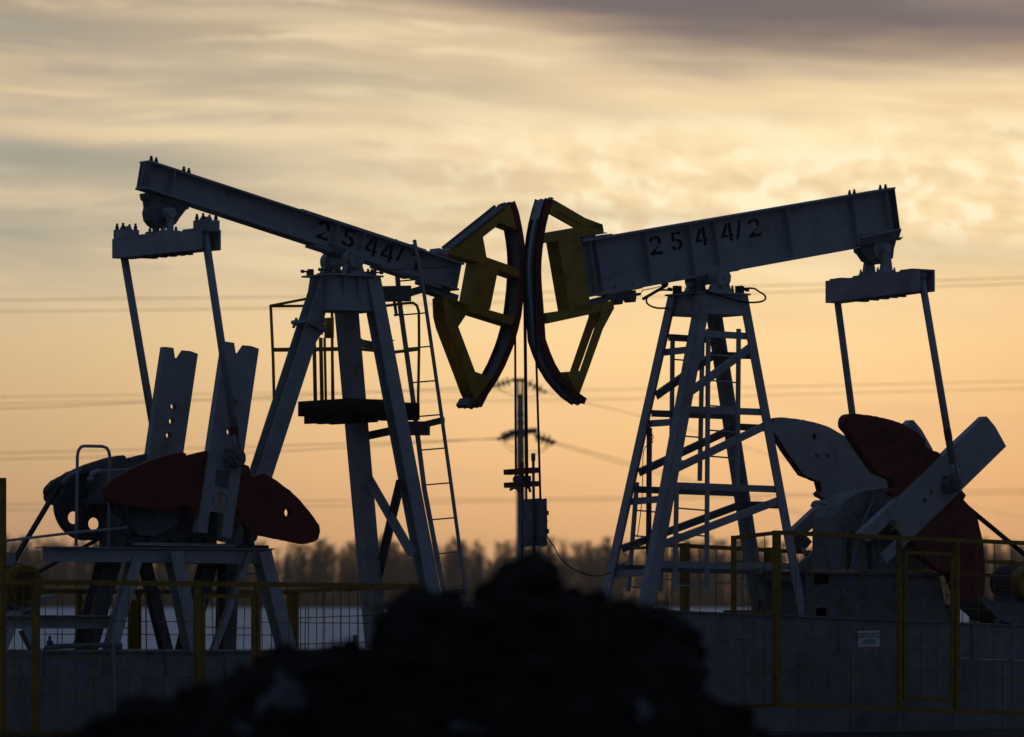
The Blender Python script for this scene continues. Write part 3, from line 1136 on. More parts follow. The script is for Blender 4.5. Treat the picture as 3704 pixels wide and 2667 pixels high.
g.build('terminal_box', M['paint'], motL)
g = MB()
FL.cyl(g, ma, mz, .11, -.51, -.39)
FL.cyl(g, ma, mz, .04, -.39, -.30)
g.build('motor_pulley', M['steel'], motL, True)
g = MB()
FL.prism(g, FL.az([(45, 2188), (70, 2165), (150, 2160), (195, 2152), (200, 2158), (160, 2178), (140, 2205), (85, 2213)], .2), -.35, .2)
g.bar(P(98, 2205, 0), P(98, 2230, 0), .12, .12, B)
g.bar(P(60, 2215, .2), P(20, 2225, .2), .05, .3)
g.build('motor_mount', M['paint'], motL)

# guard hoop and rails beside the gearbox
g = MB()
hoop = [(275, 1974), (277, 1860), (280, 1650), (284, 1630), (293, 1617), (306, 1614), (370, 1615), (386, 1621), (394, 1634), (397, 1652), (395, 1760), (393, 1974)]
g.tube([P(u, v, .52) for u, v in hoop], .021, 10)
g.tube([P(-20, 1962, .56), P(100, 1947, .56), P(277, 1926, .56), P(460, 1909, .56)], .018, 10)
g.build('guard_hoop', M['paint'], L, True)

# work platform and its railing
g = MB()
zp = FL.loc(P(1200, 1475, 0))[2]
FL.boxl(g, -.30, .28, -.62, .55, zp - .10, zp)
FL.boxl(g, -.30, .28, .53, .55, zp - .10, zp + .10)
FL.boxl(g, -.30, -.28, -.62, .53, zp - .10, zp + .10)
FL.boxl(g, -.28, .26, -.62, -.60, zp - .10, zp + .10)
for a in (-.2, 0, .2):
    FL.boxl(g, a - .03, a + .03, -.58, .5, zp - .20, zp - .10)
FL.boxl(g, .28, 1.25, -.55, .0, zp - .13, zp - .05)
FL.boxl(g, .28, 1.25, -.02, .0, zp - .13, zp + .10)
FL.boxl(g, 1.23, 1.25, -.55, -.02, zp - .13, zp + .10)
FL.boxl(g, .28, 1.23, -.55, -.53, zp - .13, zp + .10)
platL = g.build('work_platform', M['grate'], L)
g = MB()
Wr = -.62
tp = [(983, 1108), (1100, 1108)]
A0 = P(983, 1108, Wr)
posts = [((979, 1108), (992, 1452))]
g.tube([P(979, 1106, Wr), P(988, 1300, Wr), P(992, 1470, Wr)], .02, 8)
g.tube([P(976, 1108, Wr), P(1110, 1107, Wr), P(1300, 1112, Wr)], .018, 8)
g.tube([P(976, 1107, Wr), P(1095, 1084, Wr + .1), P(1160, 1072, Wr + .15)], .018, 8)
g.bar(P(989, 1266, Wr), P(1310, 1262, Wr), .055, .02)
g.tube([P(1300, 1112, Wr), P(1383, 1108, -.40), P(1470, 1097, -.10), P(1494, 1096, .02), P(1508, 1106, .06), P(1515, 1128, .07), P(1516, 1250, .07), P(1512, 1470, .07)], .019, 10)
g.tube([P(1310, 1264, Wr), P(1420, 1275, -.35), P(1513, 1264, .07)], .022, 8)
for u, w in ((1136, -.60), (1160, -.58), (1174, -.60), (1201, -.60)):
    g.tube([P(u, 1222, w), P(u + 5, 1462, w)], .026 if u < 1170 else .018, 8)
g.tube([P(1201, 1115, Wr), P(1203, 1462, Wr)], .02, 8)
FL.boxl(g, FL.loc(P(1183, 1188, Wr))[0] - .045, FL.loc(P(1183, 1188, Wr))[0] + .045, Wr, Wr + .1, FL.loc(P(1183, 1224, Wr))[2], FL.loc(P(1183, 1151, Wr))[2])
g.build('guard_rail', M['yellow'], platL, True)
g = MB()
g.bar(P(1300, 1240, -.55), P(1345, 1250, -.1), .10, .05)
g.tube([P(1304, 1226, -.5), P(1308, 1236, -.5)], .02, 6)
g.bar(P(1400, 1234, .2), P(1425, 1231, .2), .012, .03)
g.build('platform_bracket', M['paint_dark'], platL)

# ladder up the head side of the tower
lad_far = [(1428, 866), (1444, 1085), (1493, 1438), (1535, 1770), (1605, 2140)]
lad_near = [(1499, 868), (1530, 1037), (1599, 1517), (1634, 1770), (1683, 2135), (1696, 2225)]
ladL = None
g = MB()
rungs_v = (889, 1014, 1136, 1257, 1381, 1504, 1625, 1751, 1877, 2000, 2121)
def interp(poly, v):
    for (u0, v0), (u1, v1) in zip(poly, poly[1:]):
        if v0 <= v <= v1:
            return u0 + (u1 - u0) * (v - v0) / (v1 - v0)
    return poly[-1][0]
for v in rungs_v:
    uf, un = interp(lad_far, v + 4), interp(lad_near, v - 4)
    g.tube([P(uf, v + 4, -.20), P(un, v - 4, .34)], .011, 6)
for poly, w, wd in ((lad_far, -.20, .062), (lad_near, .34, .04)):
    for a, b in zip(poly, poly[1:]):
        g.bar(P(*a, w), P(*b, w), .03, wd, N)
ladL = g.build('ladder', M['paint'], L, False, False)
g = MB()
for (c0, c1, h, m_) in (((1380, 1064), (1484, 1062), .21, 0), ((1476, 1062), (1531, 1045), .09, 0),
                        ((1468, 1550), (1551, 1550), .19, 0), ((1545, 1534), (1603, 1520), .08, 0), ((1600, 2150), (1690, 2140), .08, 0)):
    g.bar(P(*c0, -.1), P(*c1, .34), h, .05)
g.tube([P(1426, 1088, 0), P(1434, 1142, 0)], .022, 8)
g.tube([P(1433, 1136, 0), P(1434, 1144, 0)], .034, 8)
g.build('ladder_bracket', M['paint_dark'], ladL)
g = MB()
g.bar(P(1400, 980, .25), P(1440, 975, .25), .015, .03)
g.bar(P(1440, 975, .25), P(1620, 966, .30), .012, .02)
g.build('stay_rod', M['steel'], ladL)

# wire ropes from the head down to the carrier bar of the left well
carr_w = 0.0
mB = P(1886, 1730, 0)
def rope(fr, root, w, outer, i_tan, low, name='wire_rope'):
    g = MB()
    pts = [fr.W(a, w, z) for a, z in offset_line(outer, .02 if root is L else -.02)[:i_tan + 1]]
    p_end = low
    rp = [pts[-1].lerp(p_end, k / 40) for k in range(1, 41)]
    g.tube(pts + rp, .0155, 8)
    return g.build(name, M['rope'], root, True)
endA = P(1866, 1745, -.12)
endB = P(1908, 1745, .15)
outL_off = offset_line(outL, .0)
rope(FL, L, -.115, [(a, z) for a, z in outL], 5, endA)
rope(FL, L, .115, [(a, z) for a, z in outL], 5, endB)
g = MB()
ca, _, cz = FL.loc(P(1886, 1706, 0))
def carrier_bar(v_far, v_near):
    g.bar(P(1834, v_far, -.33), P(1938, v_near, .33), .072, .12)
carrier_bar(1709, 1701)
carL = g.build('rope_carrier', M['red'], L)
g = MB()
g.bar(P(1835, 1756, -.33), P(1939, 1750, .33), .072, .12)
g.build('lower_carrier_bar', M['red'], carL)
g = MB()
FL.boxl(g, ca - .06, ca + .06, -.1, .1, cz - .16, cz - .06)
g.tube([P(1862, 1728, -.12), P(1863, 1742, -.12)], .03, 8)
g.tube([P(1912, 1722, .15), P(1912, 1742, .15)], .035, 8)
g.tube([P(1846, 1772, -.2), P(1860, 1764, -.1), P(1872, 1770, 0), P(1878, 1782, .0)], .018, 6)
g.tube([P(1902, 1766, .1), P(1914, 1764, .15), P(1918, 1780, .17)], .02, 6)
g.build('rope_clamp', M['steel'], carL)
g = MB()
g.tube([P(1887, 1672, 0), P(1887, 1700, 0)], .03, 10)
g.build('rod_clamp', M['red'], carL, True)
# ------------------------------------------------------------------ right pumpjack
FR = Frame(2560, 1064, 62.0)
RT = thing('pumpjack', FR.W(.6, 0, 0), 'grey pumpjack with deep beam and open four-legged lattice tower, standing right of the two',
           'pumpjack', 'pumpjacks of the well pad')
P = FR.P
beamR, angR, _q = walking_beam(
    FR, RT, [(3240, 683), (3259, 826), (2137, 1068), (2108, 876)], .12, [(3112, 891), (3114, 857)],
    (3207, 3088, 2849, 2588, 2496, 2337, 2160, 2137))
stencils(FR, beamR, [('2', 2371, 888), ('5', 2447, 873), ('4', 2536, 856), ('4', 2630, 840), ('/', 2674, 831), ('2', 2727, 824)],
         .0095, angR, .255)
g = MB()
for u, v in ((3073, 708), (3090, 705), (3184, 689), (3203, 686)):
    bolt(g, P(u, v + 2, .05), .026, .085)
g.build('flange_bolt', M['steel'], beamR)
g = MB()
def strip_on(fr, g, u0, v0, u1, v1, w, t, w0, w1):
    a, b = [V(p) for p in fr.az([(u0, v0), (u1, v1)], w)]
    d = (b - a).normalized()
    n = V((-d.y, d.x))
    if n.y < 0:
        n = -n
    fr.prism(g, [a, b, b + n * t, a + n * t], w0, w1)
strip_on(FR, g, 2106, 872, 2218, 853, .12, .03, -.11, .11)
strip_on(FR, g, 2455, 1006, 2672, 972, .12, -.03, -.13, .13)
strip_on(FR, g, 2195, 1062, 2325, 1035, .12, -.03, -.11, .11)
strip_on(FR, g, 2233, 1044, 2240, 1043, .12, .05, .05, .10)
strip_on(FR, g, 2297, 1033, 2304, 1032, .12, .05, .05, .10)
g.build('doubler_plate', M['paint'], beamR)
g = MB()
FR.prism(g, FR.az([(2165, 1082), (2230, 1062), (2300, 1050), (2303, 1070), (2300, 1093), (2282, 1094), (2274, 1076), (2256, 1084), (2252, 1101), (2236, 1103), (2228, 1080), (2170, 1094)], .06), -.08, .06)
FR.prism(g, FR.az([(2130, 1090), (2235, 1062), (2238, 1078), (2135, 1108)], .1), -.10, .10)
g.tube([P(2298, 1066, .05), P(2316, 1064, .05)], .02, 8)
g.build('head_hinge', M['paint_dark'], beamR)
g = MB()
g.tube([P(2316, 1064, .05), P(2326, 1050, .05), P(2345, 1047, .05), P(2390, 1036, .05)], .006, 6)
g.bar(P(2402, 1018, .05), P(2406, 1034, .05), .05, .10, B)
g.tube([P(2412, 1032, .05), P(2326, 1082, .05)], .022, 8)
g.build('brake_linkage', M['steel'], beamR)

# horse head
outR = FR.az(Z1([(1225, 55), (1190, 170), (1158, 300), (1134, 430), (1118, 560), (1106, 700), (1104, 830), (1112, 980), (1128, 1180)]) +
             Z2([(1150, 370), (1200, 515), (1255, 645), (1330, 770), (1410, 865), (1500, 955), (1598, 1022)]), .135)
headR = arc_head(FR, RT, outR, .13, .03, 1)
yel = MB()
HW = .135
FR.prism(yel, FR.az(Z1([(1190, 410), (1600, 340), (1785, 315), (1800, 400), (1740, 416), (1555, 447), (1325, 487), (1178, 512)]), HW), -HW, HW)
FR.prism(yel, FR.az(Z1([(1327, 487), (1555, 448), (1668, 1180), (1450, 1200)]), HW), -HW, HW)
FR.prism(yel, FR.az(Z1([(1200, 1233), (1450, 1196), (1668, 1148), (1895, 1100), (1905, 1182), (1632, 1246), (1224, 1335)]), HW), -HW, HW)
yel.build('cross_frame', M['yellow'], headR)
for w0, w1 in ((HW - .05, HW), (-HW, -HW + .05)):
    g = MB()
    FR.prism(g, FR.az(Z1([(1225, 60), (1290, 66), (1605, 250), (1785, 318), (1795, 370), (1610, 342), (1325, 182), (1215, 186)]), HW), w0, w1)
    g.build('upper_strut', M['yellow'], headR)
    g = MB()
    FR.prism(g, FR.az(Z2([(1762, 90), (1903, 46), (1790, 256), (1638, 682), (1545, 936), (1480, 830), (1405, 697), (1572, 685), (1765, 122)]), HW), w0, w1)
    g.build('lower_strut', M['yellow'], headR)
g = MB()
FR.prism(g, FR.az(Z1([(1255, 38), (1275, 45), (1280, 62), (1225, 70)]), HW), HW - .06, HW + .01)
q = FR.az(Z1([(1228, 60), (1170, 265), (1150, 262), (1195, 85)]), HW)
FR.prism(g, q, -.10, .10)
FR.prism(g, FR.az(Z1([(1735, 410), (1828, 398), (1832, 410), (1740, 424)]), HW), -HW, HW)
FR.prism(g, FR.az(Z1([(1605, 440), (1735, 416), (1738, 440), (1610, 466)]), HW), -.09, .09)
g.build('rope_anchor', M['paint'], headR)

# tower cap and bearings
zt = FR.O.z
cap = MB()
FR.boxl(cap, -.42, .42, -.42, .42, zt - .024, zt)
frustum(cap, FR, zt - .024, zt - .30, .36, .37, .40, .41)
capR = cap.build('tower_cap', M['paint'], RT)
g = MB()
zb_ = FR.loc(P(2614, 1005, .32))[2]
for w0, w1 in ((.20, .33), (-.33, -.20)):
    bearing_block(g, FR, 0, zb_, w0, w1, .145, zt)
FR.cyl(g, 0, zb_, .115, .33, .345)
FR.cyl(g, 0, zb_, .08, -.20, .20)
FR.cyl(g, 0, zb_, .02, .345, .365, 8)
bearR = g.build('saddle_bearing', M['paint'], RT)
g = MB()
for k in range(6):
    an = k * pi / 3 + .2
    p = FR.W(.13 * cos(an), .325, zb_ + .13 * sin(an))
    g.tube([p, p + N * .02], .012, 6)
for a, w in ((.24, .24), (.34, .28), (-.25, .2), (.36, -.2), (-.38, -.25), (-.3, .3), (.3, .36)):
    bolt(g, FR.W(a, w, zt), .026, .11)
for a, s in ((-.36, -1), (.36, 1)):
    for w in (.25, -.22):
        p = FR.W(a, w, zt + .06)
        g.tube([p, p + B * s * .13], .013, 6)
        g.tube([p + B * s * .11, p + B * s * .155], .024, 6)
        FR.boxl(g, a - .05, a + .05, w - .04, w + .04, zt, zt + .11)
g.build('adjusting_bolt', M['steel'], bearR)
g = MB()
FR.prism(g, [(-.30, zb_ - .05), (.18, zb_ - .02), (.18, zb_ + .07), (-.30, zb_ + .02)], -.13, .13)
g.build('saddle_block', M['paint_dark'], bearR)
g = MB()                                   # loose hoses of the oil line on top of the tower
hp = [(2552, 1053), (2600, 1068), (2655, 1085), (2702, 1094), (2745, 1093), (2765, 1086), (2769, 1077), (2763, 1066), (2745, 1055), (2726, 1044), (2690, 1044)]
def smooth_path(pts, n=6):
    out = []
    for i in range(len(pts) - 1):
        p0, p1, p2, p3 = pts[max(i - 1, 0)], pts[i], pts[i + 1], pts[min(i + 2, len(pts) - 1)]
        for k in range(n):
            t = k / n
            out.append(.5 * ((2 * p1) + (p2 - p0) * t + (2 * p0 - 5 * p1 + 4 * p2 - p3) * t * t + (3 * p1 - p0 - 3 * p2 + p3) * t ** 3))
    return out + [pts[-1]]
g.tube(smooth_path([P(u, v, .44) for u, v in hp]), .013, 8)
hp = [(2418, 1115), (2382, 1115), (2360, 1110), (2343, 1100), (2338, 1088), (2342, 1076), (2358, 1064), (2390, 1050), (2430, 1051)]
g.tube(smooth_path([P(u, v, -.30) for u, v in hp]), .013, 8)
g.build('oil_hose', M['rubber'], bearR, True)

# four legs and their bracing
legs = {
    'A': (FR.W(-.34, -.34, zt - .03), P(2178, 2225, -.42)),
    'B': (FR.W(-.34, .34, zt - .03), P(2327, 2240, .52)),
    'C': (FR.W(.34, -.34, zt - .03), P(2748, 2216, -.42)),
    'D': (FR.W(.34, .34, zt - .03), P(2905, 2240, .52)),
}
for k, (p, q) in list(legs.items()):
    g = MB()
    d = (q - p).normalized()
    x = (B - d * B.dot(d)).normalized()
    y = (N - d * N.dot(d)).normalized()
    sx = 1 if k in 'CD' else -1
    sy = 1 if k in 'BD' else -1
    wd = .155
    # angle section opening inward
    for (c, ux, wx) in ((x * sx * (wd / 2), x, .016), (y * sy * (wd / 2), y, .016)):
        pass
    p, q = p - (x * sx + y * sy) * wd * .2, q - (x * sx + y * sy) * wd * .2
    legs[k] = (p, q)
    g.bar(p + x * sx * wd / 2, q + x * sx * wd / 2, wd, .018, y)
    g.bar(p + y * sy * wd / 2, q + y * sy * wd / 2, wd - .02, .018, x)
    g.build('tower_leg', M['paint'], RT)

def on_leg(k, v):
    """point on leg k at picture row v"""
    p, q = legs[k]
    lo, hi = 0.0, 1.0
    for _ in range(40):
        m = (lo + hi) / 2
        r = p.lerp(q, m)
        vv = VH - (r.z - CZ) / r.y * F
        if vv < v:
            lo = m
        else:
            hi = m
    return p.lerp(q, (lo + hi) / 2)

def brace(k0, v0, k1, v1, out, wd=.082, m='paint'):
    g = MB()
    g.angle(on_leg(k0, v0) + out, on_leg(k1, v1) + out, wd, B if abs(out.dot(N)) < .01 else N)
    g.build('tower_brace', M[m], RT)
on, ob = N * .02, B * .02
for vB, vD in ((1196, 1207), (1471, 1481), (1746, 1760), (2030, 2041)):
    brace('B', vB, 'D', vD, on)
    brace('A', vB + 14, 'C', vD + 14, -on, m='paint_dark')  # far face of the tower, its shade put into the paint
for vB, vD in ((1412, 1246), (1688, 1530), (1963, 1800)):
    brace('B', vB, 'D', vD, on * 1.6)
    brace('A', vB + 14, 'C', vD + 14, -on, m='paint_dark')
for vA, vB in ((1286, 1274), (1544, 1536), (1826, 1815), (2090, 2080)):
    brace('A', vA, 'B', vB, -ob)
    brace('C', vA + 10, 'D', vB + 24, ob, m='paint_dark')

def ladder(parts_root, rails, v0, v1, rungs, w, name='ladder'):
    (u0, u1), (u2, u3) = rails
    g = MB()
    for v in rungs:
        t = (v - v0) / (v1 - v0)
        ua, ub = lerp(u0, u2, t), lerp(u1, u3, t)
        g.tube([P(ua, v, w), P(ub, v + 9, w)], .012, 6)
    for ua, ub in ((u0, u2), (u1, u3)):
        g.bar(P(ua, v0, w), P(ub, v1, w), .045, .05, N)
    return g.build(name, M['paint'], parts_root, False, False)
ladder(RT, ((2562, 2672), (2558, 2667)), 1190, 1752, (1283, 1376, 1467, 1556, 1650), .62)
ladder(RT, ((2448, 2558), (2440, 2556)), 1748, 2136, (1838, 1931, 2116), .66)
ladder(RT, ((2433, 2541), (2428, 2531)), 1222, 1740, (1300, 1390, 1482, 1574, 1664), -.70)
ladder(RT, ((2304, 2404), (2273, 2388)), 1745, 2140, (1846, 1938, 2122), -.72)
g = MB()                                       # bracket and post carrying a dangling line on the far left leg
pp = [P(2338, 1546, -.3), P(2365, 1532, -.25), P(2392, 1528, -.2), P(2432, 1532, -.1)]
g.tube(pp, .028, 8)
g.tube([P(2349, 1548, -.3), P(2346, 2010, -.3)], .038, 8)
g.build('conduit', M['paint_dark'], RT, True)
g = MB()
g.tube(smooth_path([P(2358, 1570, -.25), P(2363, 1582, -.25), P(2358, 1592, -.25), P(2362, 1600, -.25), P(2345, 1608, -.25), P(2327, 1640, -.25),
                    P(2324, 1760, -.25), P(2318, 1850, -.25), P(2305, 1945, -.25)]), .006, 6)
g.build('loose_wire', M['rubber'], RT)

# equalizer, tail bearing
aq = FR.loc(P(3180, 906, 0))[0]
eqR, (wfR, wnR, zfR, znR) = h_equalizer(FR, RT, aq - .14, aq + .15, (2981, 1017), (2990, 1096), (3385, 1045), (3376, 966), 3325, None)
zq = FR.loc(P(3204, 900, .15))[2]
g = MB()
wq = .0
FR.prism(g, FR.az([(3112, 880), (3260, 858), (3248, 870), (3235, 868), (3226, 900), (3222, 935), (3190, 955), (3165, 958), (3135, 945), (3118, 920), (3108, 912), (3106, 898)], wq), wq - .12, wq + .05)
tb_ = g.build('tail_bearing', M['paint_dark'], RT)
g = MB()
FR.cyl(g, aq, zq, .155, wq + .05, wq + .07, 28)
FR.cyl(g, aq, zq, .065, wq + .07, wq + .20)
FR.cyl(g, aq, zq, .065, wq - .26, wq - .12)
for w in (wq + .15, wq - .22):
    zE = lerp(zfR, znR, (w - wfR) / (wnR - wfR))
    g.box8([FR.W(aq + i * .11, w + j * .03, zE) for i, j in ((-1, -1), (1, -1), (1, 1), (-1, 1))] +
           [FR.W(aq + i * .05, w + j * .025, zq) for i, j in ((-1, -1), (1, -1), (1, 1), (-1, 1))])
    FR.boxl(g, aq - .14, aq + .14, w - .07, w + .07, zE, zE + .03)
    for s in (-.11, .11):
        bolt(g, FR.W(aq + s, w + .05, zE + .02), .022, .08)
        bolt(g, FR.W(aq + s, w - .05, zE + .02), .022, .08)
g.build('wrist_pin', M['paint'], tb_)
g = MB()
FR.prism(g, FR.az([(3112, 854), (3262, 829), (3250, 868), (3232, 869), (3220, 872), (3140, 884), (3112, 890)], .10), -.10, .10)
g.build('bearing_seat', M['paint_dark'], beamR)

# cranks and weights
crankR = [(3561, 1507), (3570, 1507), (3600, 1543), (3640, 1615), (3206, 2040), (3187, 2006), (3262, 1934), (3222, 1888), (3140, 1962), (3114, 1928)]
WC = .82
weightR1 = [(3055, 1529), (3059, 1512), (3068, 1501), (3092, 1496), (3171, 1506), (3251, 1527), (3277, 1540), (3321, 1567), (3346, 1591), (3348, 1613),
            (3360, 1622), (3400, 1640), (3416, 1660), (3300, 1800), (3255, 1800), (3233, 1789), (3226, 1778), (3238, 1766), (3229, 1734), (3202, 1723), (3171, 1710),
            (3127, 1648), (3105, 1617), (3074, 1567), (3056, 1544)]
weightR2 = [(3450, 1790), (3480, 1774), (3495, 1792), (3487, 1808), (3520, 1847), (3537, 1877), (3552, 1940), (3560, 1990), (3564, 2076), (3562, 2151), (3543, 2170),
            (3520, 2177), (3471, 2163), (3450, 2110), (3437, 2076), (3396, 2062), (3336, 2012), (3313, 1975), (3290, 1950)]
pinsR = crank_set(FR, RT, crankR, ((0, 9), (3, 4)), WC, [(3462, 1690, .043), (3367, 1782, .043), (3343, 1812, .043)], (3429, 1752), .125,
                  [(weightR1, (3209, 1568), 3), (weightR2, (3512, 2020), 4)], .12, .14, 1.575)
for k, (top, w_) in enumerate((((3341, 1054), wnR - .09), ((3031, 1094), wfR + .09))):
    pa, pz, pw = pinsR[k]
    zt2 = lerp(zfR, znR, (w_ - wfR) / (wnR - wfR)) - (.10 if k == 0 else .12)
    p0 = FR.W(aq - .02, w_, zt2)
    p1 = FR.W(pa, pw + (.08 if k == 0 else -.08), pz + .02)
    g = MB()
    g.tube([p0, p0.lerp(p1, .97)], .051, 14)
    g.bar(p0.lerp(p1, .91), p1, .09, .10, N)
    g.bar(p0 + UP * .07, p0 - UP * .03, .12, .10, N)
    po = g.build('pitman_arm', M['paint'], RT, True)
    g = MB()
    g.tube([p0.lerp(p1, .74), p0.lerp(p1, .79)], .054, 14)
    g.build('red_band', M['red'], po)
crk = [o for o in RT.children if o.name.startswith('crank_arm')]
g = MB()
FR.prism(g, FR.az([(3262, 1885), (3258, 1893), (3236, 1912), (3222, 1925), (3226, 1912), (3244, 1898)], WC), WC, WC + .004)
g.build('yellow_mark', M['yellow'], crk[0])
g = MB()
FR.prism(g, FR.circ(3225, 1893, WC, .05, 9), WC, WC + .05)
g.build('key_block', M['paint_dark'], crk[0])

# gearbox on its sheet steel pedestal
g = MB()
FR.prism(g, FR.az([(2938, 1930), (2941, 1870), (2955, 1838), (2977, 1811), (3013, 1789), (3045, 1778), (3079, 1772), (3127, 1767), (3171, 1774), (3205, 1788), (3215, 1805), (3240, 1850), (3250, 1930)], -.20), -.20, .30)
FR.prism(g, FR.az([(2939, 1930), (3270, 1932), (3270, 2062), (2939, 2064)], -.26), -.26, .36)
FR.prism(g, FR.az([(2932, 1922), (3275, 1924), (3275, 1938), (2932, 1936)], -.30), -.30, .40)
gbR = g.build('gearbox', M['paint_mid'], RT)
g = MB()
g.tube(smooth_path([P(2985, 1822, .1), P(2960, 1818, .1), P(2945, 1822, .1), P(2939, 1833, .1)]), .035, 10)
g.build('breather', M['paint'], gbR, True)
g = MB()
for u in range(3050, 3280, 30):
    p = P(u, 1930, .42)
    g.tube([p - UP * .07, p + UP * .06], .015, 6)
p = P(3030, 1995, .38)
g.bar(P(3070, 1938, .37), P(3070, 2060, .37), .06, .05, B)
g.bar(P(3140, 1940, .37), P(3150, 2060, .37), .05, .04, B)
g.build('housing_bolt', M['steel'], gbR)
g = MB()
sa, _, sz = FR.loc(P(3285, 1868, WC))
FR.cyl(g, sa, sz, .12, -.76, .76)
g.build('crank_shaft', M['steel'], gbR, True)
g = MB()
g.tube(smooth_path([P(3160, 1775, .46), P(3158, 1800, .46), P(3150, 1830, .46), P(3125, 1880, .48), P(3108, 1935, .48), P(3090, 2010, .5), P(3062, 2110, .55), P(3050, 2150, .6)]), .008, 6)
g.tube(smooth_path([P(3160, 1780, .46), P(3168, 1812, .42), P(3200, 1814, .42), P(3232, 1800, .42)]), .007, 6)
g.build('hanging_cord', M['paint'], gbR)

def ped_quad(g, pts, w0, w1, holes=()):
    FR.prism(g, FR.az(pts, w1), w0, w1, [FR.az(h, w1) for h in holes])
g = MB()
ped_quad(g, [(2912, 2075), (3398, 2085), (3432, 2254), (2916, 2236)], .56, .58,
         [[(2945, 2078), (3012, 2078), (3012, 2110), (2945, 2117)], [(2952, 2200), (2994, 2197), (2990, 2235), (2952, 2233)]])
ped_quad(g, [(2912, 2075), (3398, 2085), (3432, 2254), (2916, 2236)], -.60, -.58)
pa0 = FR.loc(P(2912, 2075, .58)); pa1 = FR.loc(P(2916, 2236, .58)); pb0 = FR.loc(P(3398, 2085, .58)); pb1 = FR.loc(P(3432, 2254, .58))
for q0, q1 in ((pa0, pa1), (pb0, pb1)):
    d = .02 if q0 is pa0 else -.02
    g.box8([FR.W(q0[0], -.58, q0[2]), FR.W(q0[0] + d, -.58, q0[2]), FR.W(q0[0] + d, .56, q0[2]), FR.W(q0[0], .56, q0[2]),
            FR.W(q1[0], -.58, q1[2]), FR.W(q1[0] + d, -.58, q1[2]), FR.W(q1[0] + d, .56, q1[2]), FR.W(q1[0], .56, q1[2])])
g.box8([FR.W(pa0[0] - .04, -.62, pa0[2] + .002), FR.W(pb0[0] + .04, -.62, pb0[2] + .002), FR.W(pb0[0] + .04, .62, pb0[2] + .002), FR.W(pa0[0] - .04, .62, pa0[2] + .002),
        FR.W(pa0[0] - .04, -.62, pa0[2] + .04), FR.W(pb0[0] + .04, -.62, pb0[2] + .04), FR.W(pb0[0] + .04, .62, pb0[2] + .04), FR.W(pa0[0] - .04, .62, pa0[2] + .04)])
for u in (2918, 3005, 3240):
    g.bar(P(u, 2080, .585), P(u + 2, 2240, .585), .05, .02, B)
g.build('pedestal', M['paint_dark'], RT)
g = MB()                                        # brake lever and plates left of the gearbox
FR.prism(g, FR.az([(2868, 1945), (2905, 1925), (2938, 1960), (2918, 1985), (2895, 1990)], -.35), -.45, -.35)
g.tube([P(2905, 1985, -.1), P(2918, 2010, .1), P(2925, 2020, .1)], .03, 8)
FR.prism(g, FR.az([(2912, 2030), (2935, 2010), (2940, 2062), (2905, 2070)], .2), .1, .2)
g.build('brake_lever', M['paint_dark'], RT)

g = MB()
pa, _, pz = FR.loc(P(3430, 1930, -.30))
RP = .50
disc = [(pa + RP * cos(2 * pi * k / 56), pz + RP * sin(2 * pi * k / 56)) for k in range(56)]
hl = []
for k in range(5):
    an = R(72 * k + 20)
    hl.append([(pa + .29 * cos(an) + .085 * cos(2 * pi * i / 20), pz + .29 * sin(an) + .085 * sin(2 * pi * i / 20)) for i in range(20)])
ri = [(pa + RP * .89 * cos(2 * pi * k / 56), pz + RP * .89 * sin(2 * pi * k / 56)) for k in range(56)]
FR.prism(g, disc, -.31, -.29, hl)
FR.prism(g, disc, -.37, -.31, [ri])
FR.prism(g, disc, -.29, -.23, [ri])
FR.cyl(g, pa, pz, .09, -.40, -.20)
g.build('drive_pulley', M['paint'], RT)
ma, _, mz = FR.loc(P(3745, 2075, -.30))
g = MB()
belt_run(FR, g, (pa, pz), RP, (ma, mz), .11, 1, -.30)
belt_run(FR, g, (pa, pz), RP, (ma, mz), .11, -1, -.30)
g.build('drive_belt', M['rubber'], RT)
mc = FR.loc(P(3672, 2108, .05))
g = MB()
FR.cyl(g, mc[0], mc[2], .21, -.20, .22, 28)
for k in range(28):
    an = 2 * pi * k / 28
    p = FR.W(mc[0] + .225 * cos(an), 0, mc[2] + .225 * sin(an))
    g.bar(p - N * .18, p + N * .20, .05, .012, V((cos(an) * B.x, cos(an) * B.y, sin(an))))
FR.boxl(g, mc[0] - .20, mc[0] + .20, -.2, .2, mc[2] - .30, mc[2] - .18)
motR = g.build('electric_motor', M['paint_dark'], RT)
g = MB()
FR.cyl(g, mc[0], mc[2], .245, .22, .40, 32)
g.build('fan_cover', M['fence'], motR)
g = MB()
FR.cyl(g, mc[0], mc[2], .235, -.24, -.20, 28)
FR.cyl(g, ma, mz, .11, -.36, -.24)
FR.cyl(g, ma, mz, .035, -.36, -.18)
g.build('motor_pulley', M['steel'], motR)
g = MB()                                        # sloping slide the motor sits on
p0, p1 = P(3470, 2168, .35), P(3760, 2262, .35)
FR.prism(g, FR.az([(3540, 2172), (3560, 2160), (3590, 2175), (3760, 2190), (3760, 2270), (3690, 2268), (3620, 2245)], .35), -.25, .35)
g.bar(P(3600, 2240, .3), P(3600, 2262, .3), .10, .10, B)
g.bar(P(3440, 2190, .0), P(3425, 2240, .0), .05, .25, B)
g.tube([P(3436, 2225, .3), P(3436, 2250, .3)], .07, 10)
g.build('motor_slide', M['paint_dark'], RT)
g = MB()                                        # bent guard behind the lower weights
g.tube(smooth_path([P(3310, 1962, .3), P(3332, 2005, .3), P(3370, 2045, .3), P(3418, 2066, .3), P(3436, 2110, .3)]), .05, 8)
g.build('weight_guard', M['paint'], RT, True)

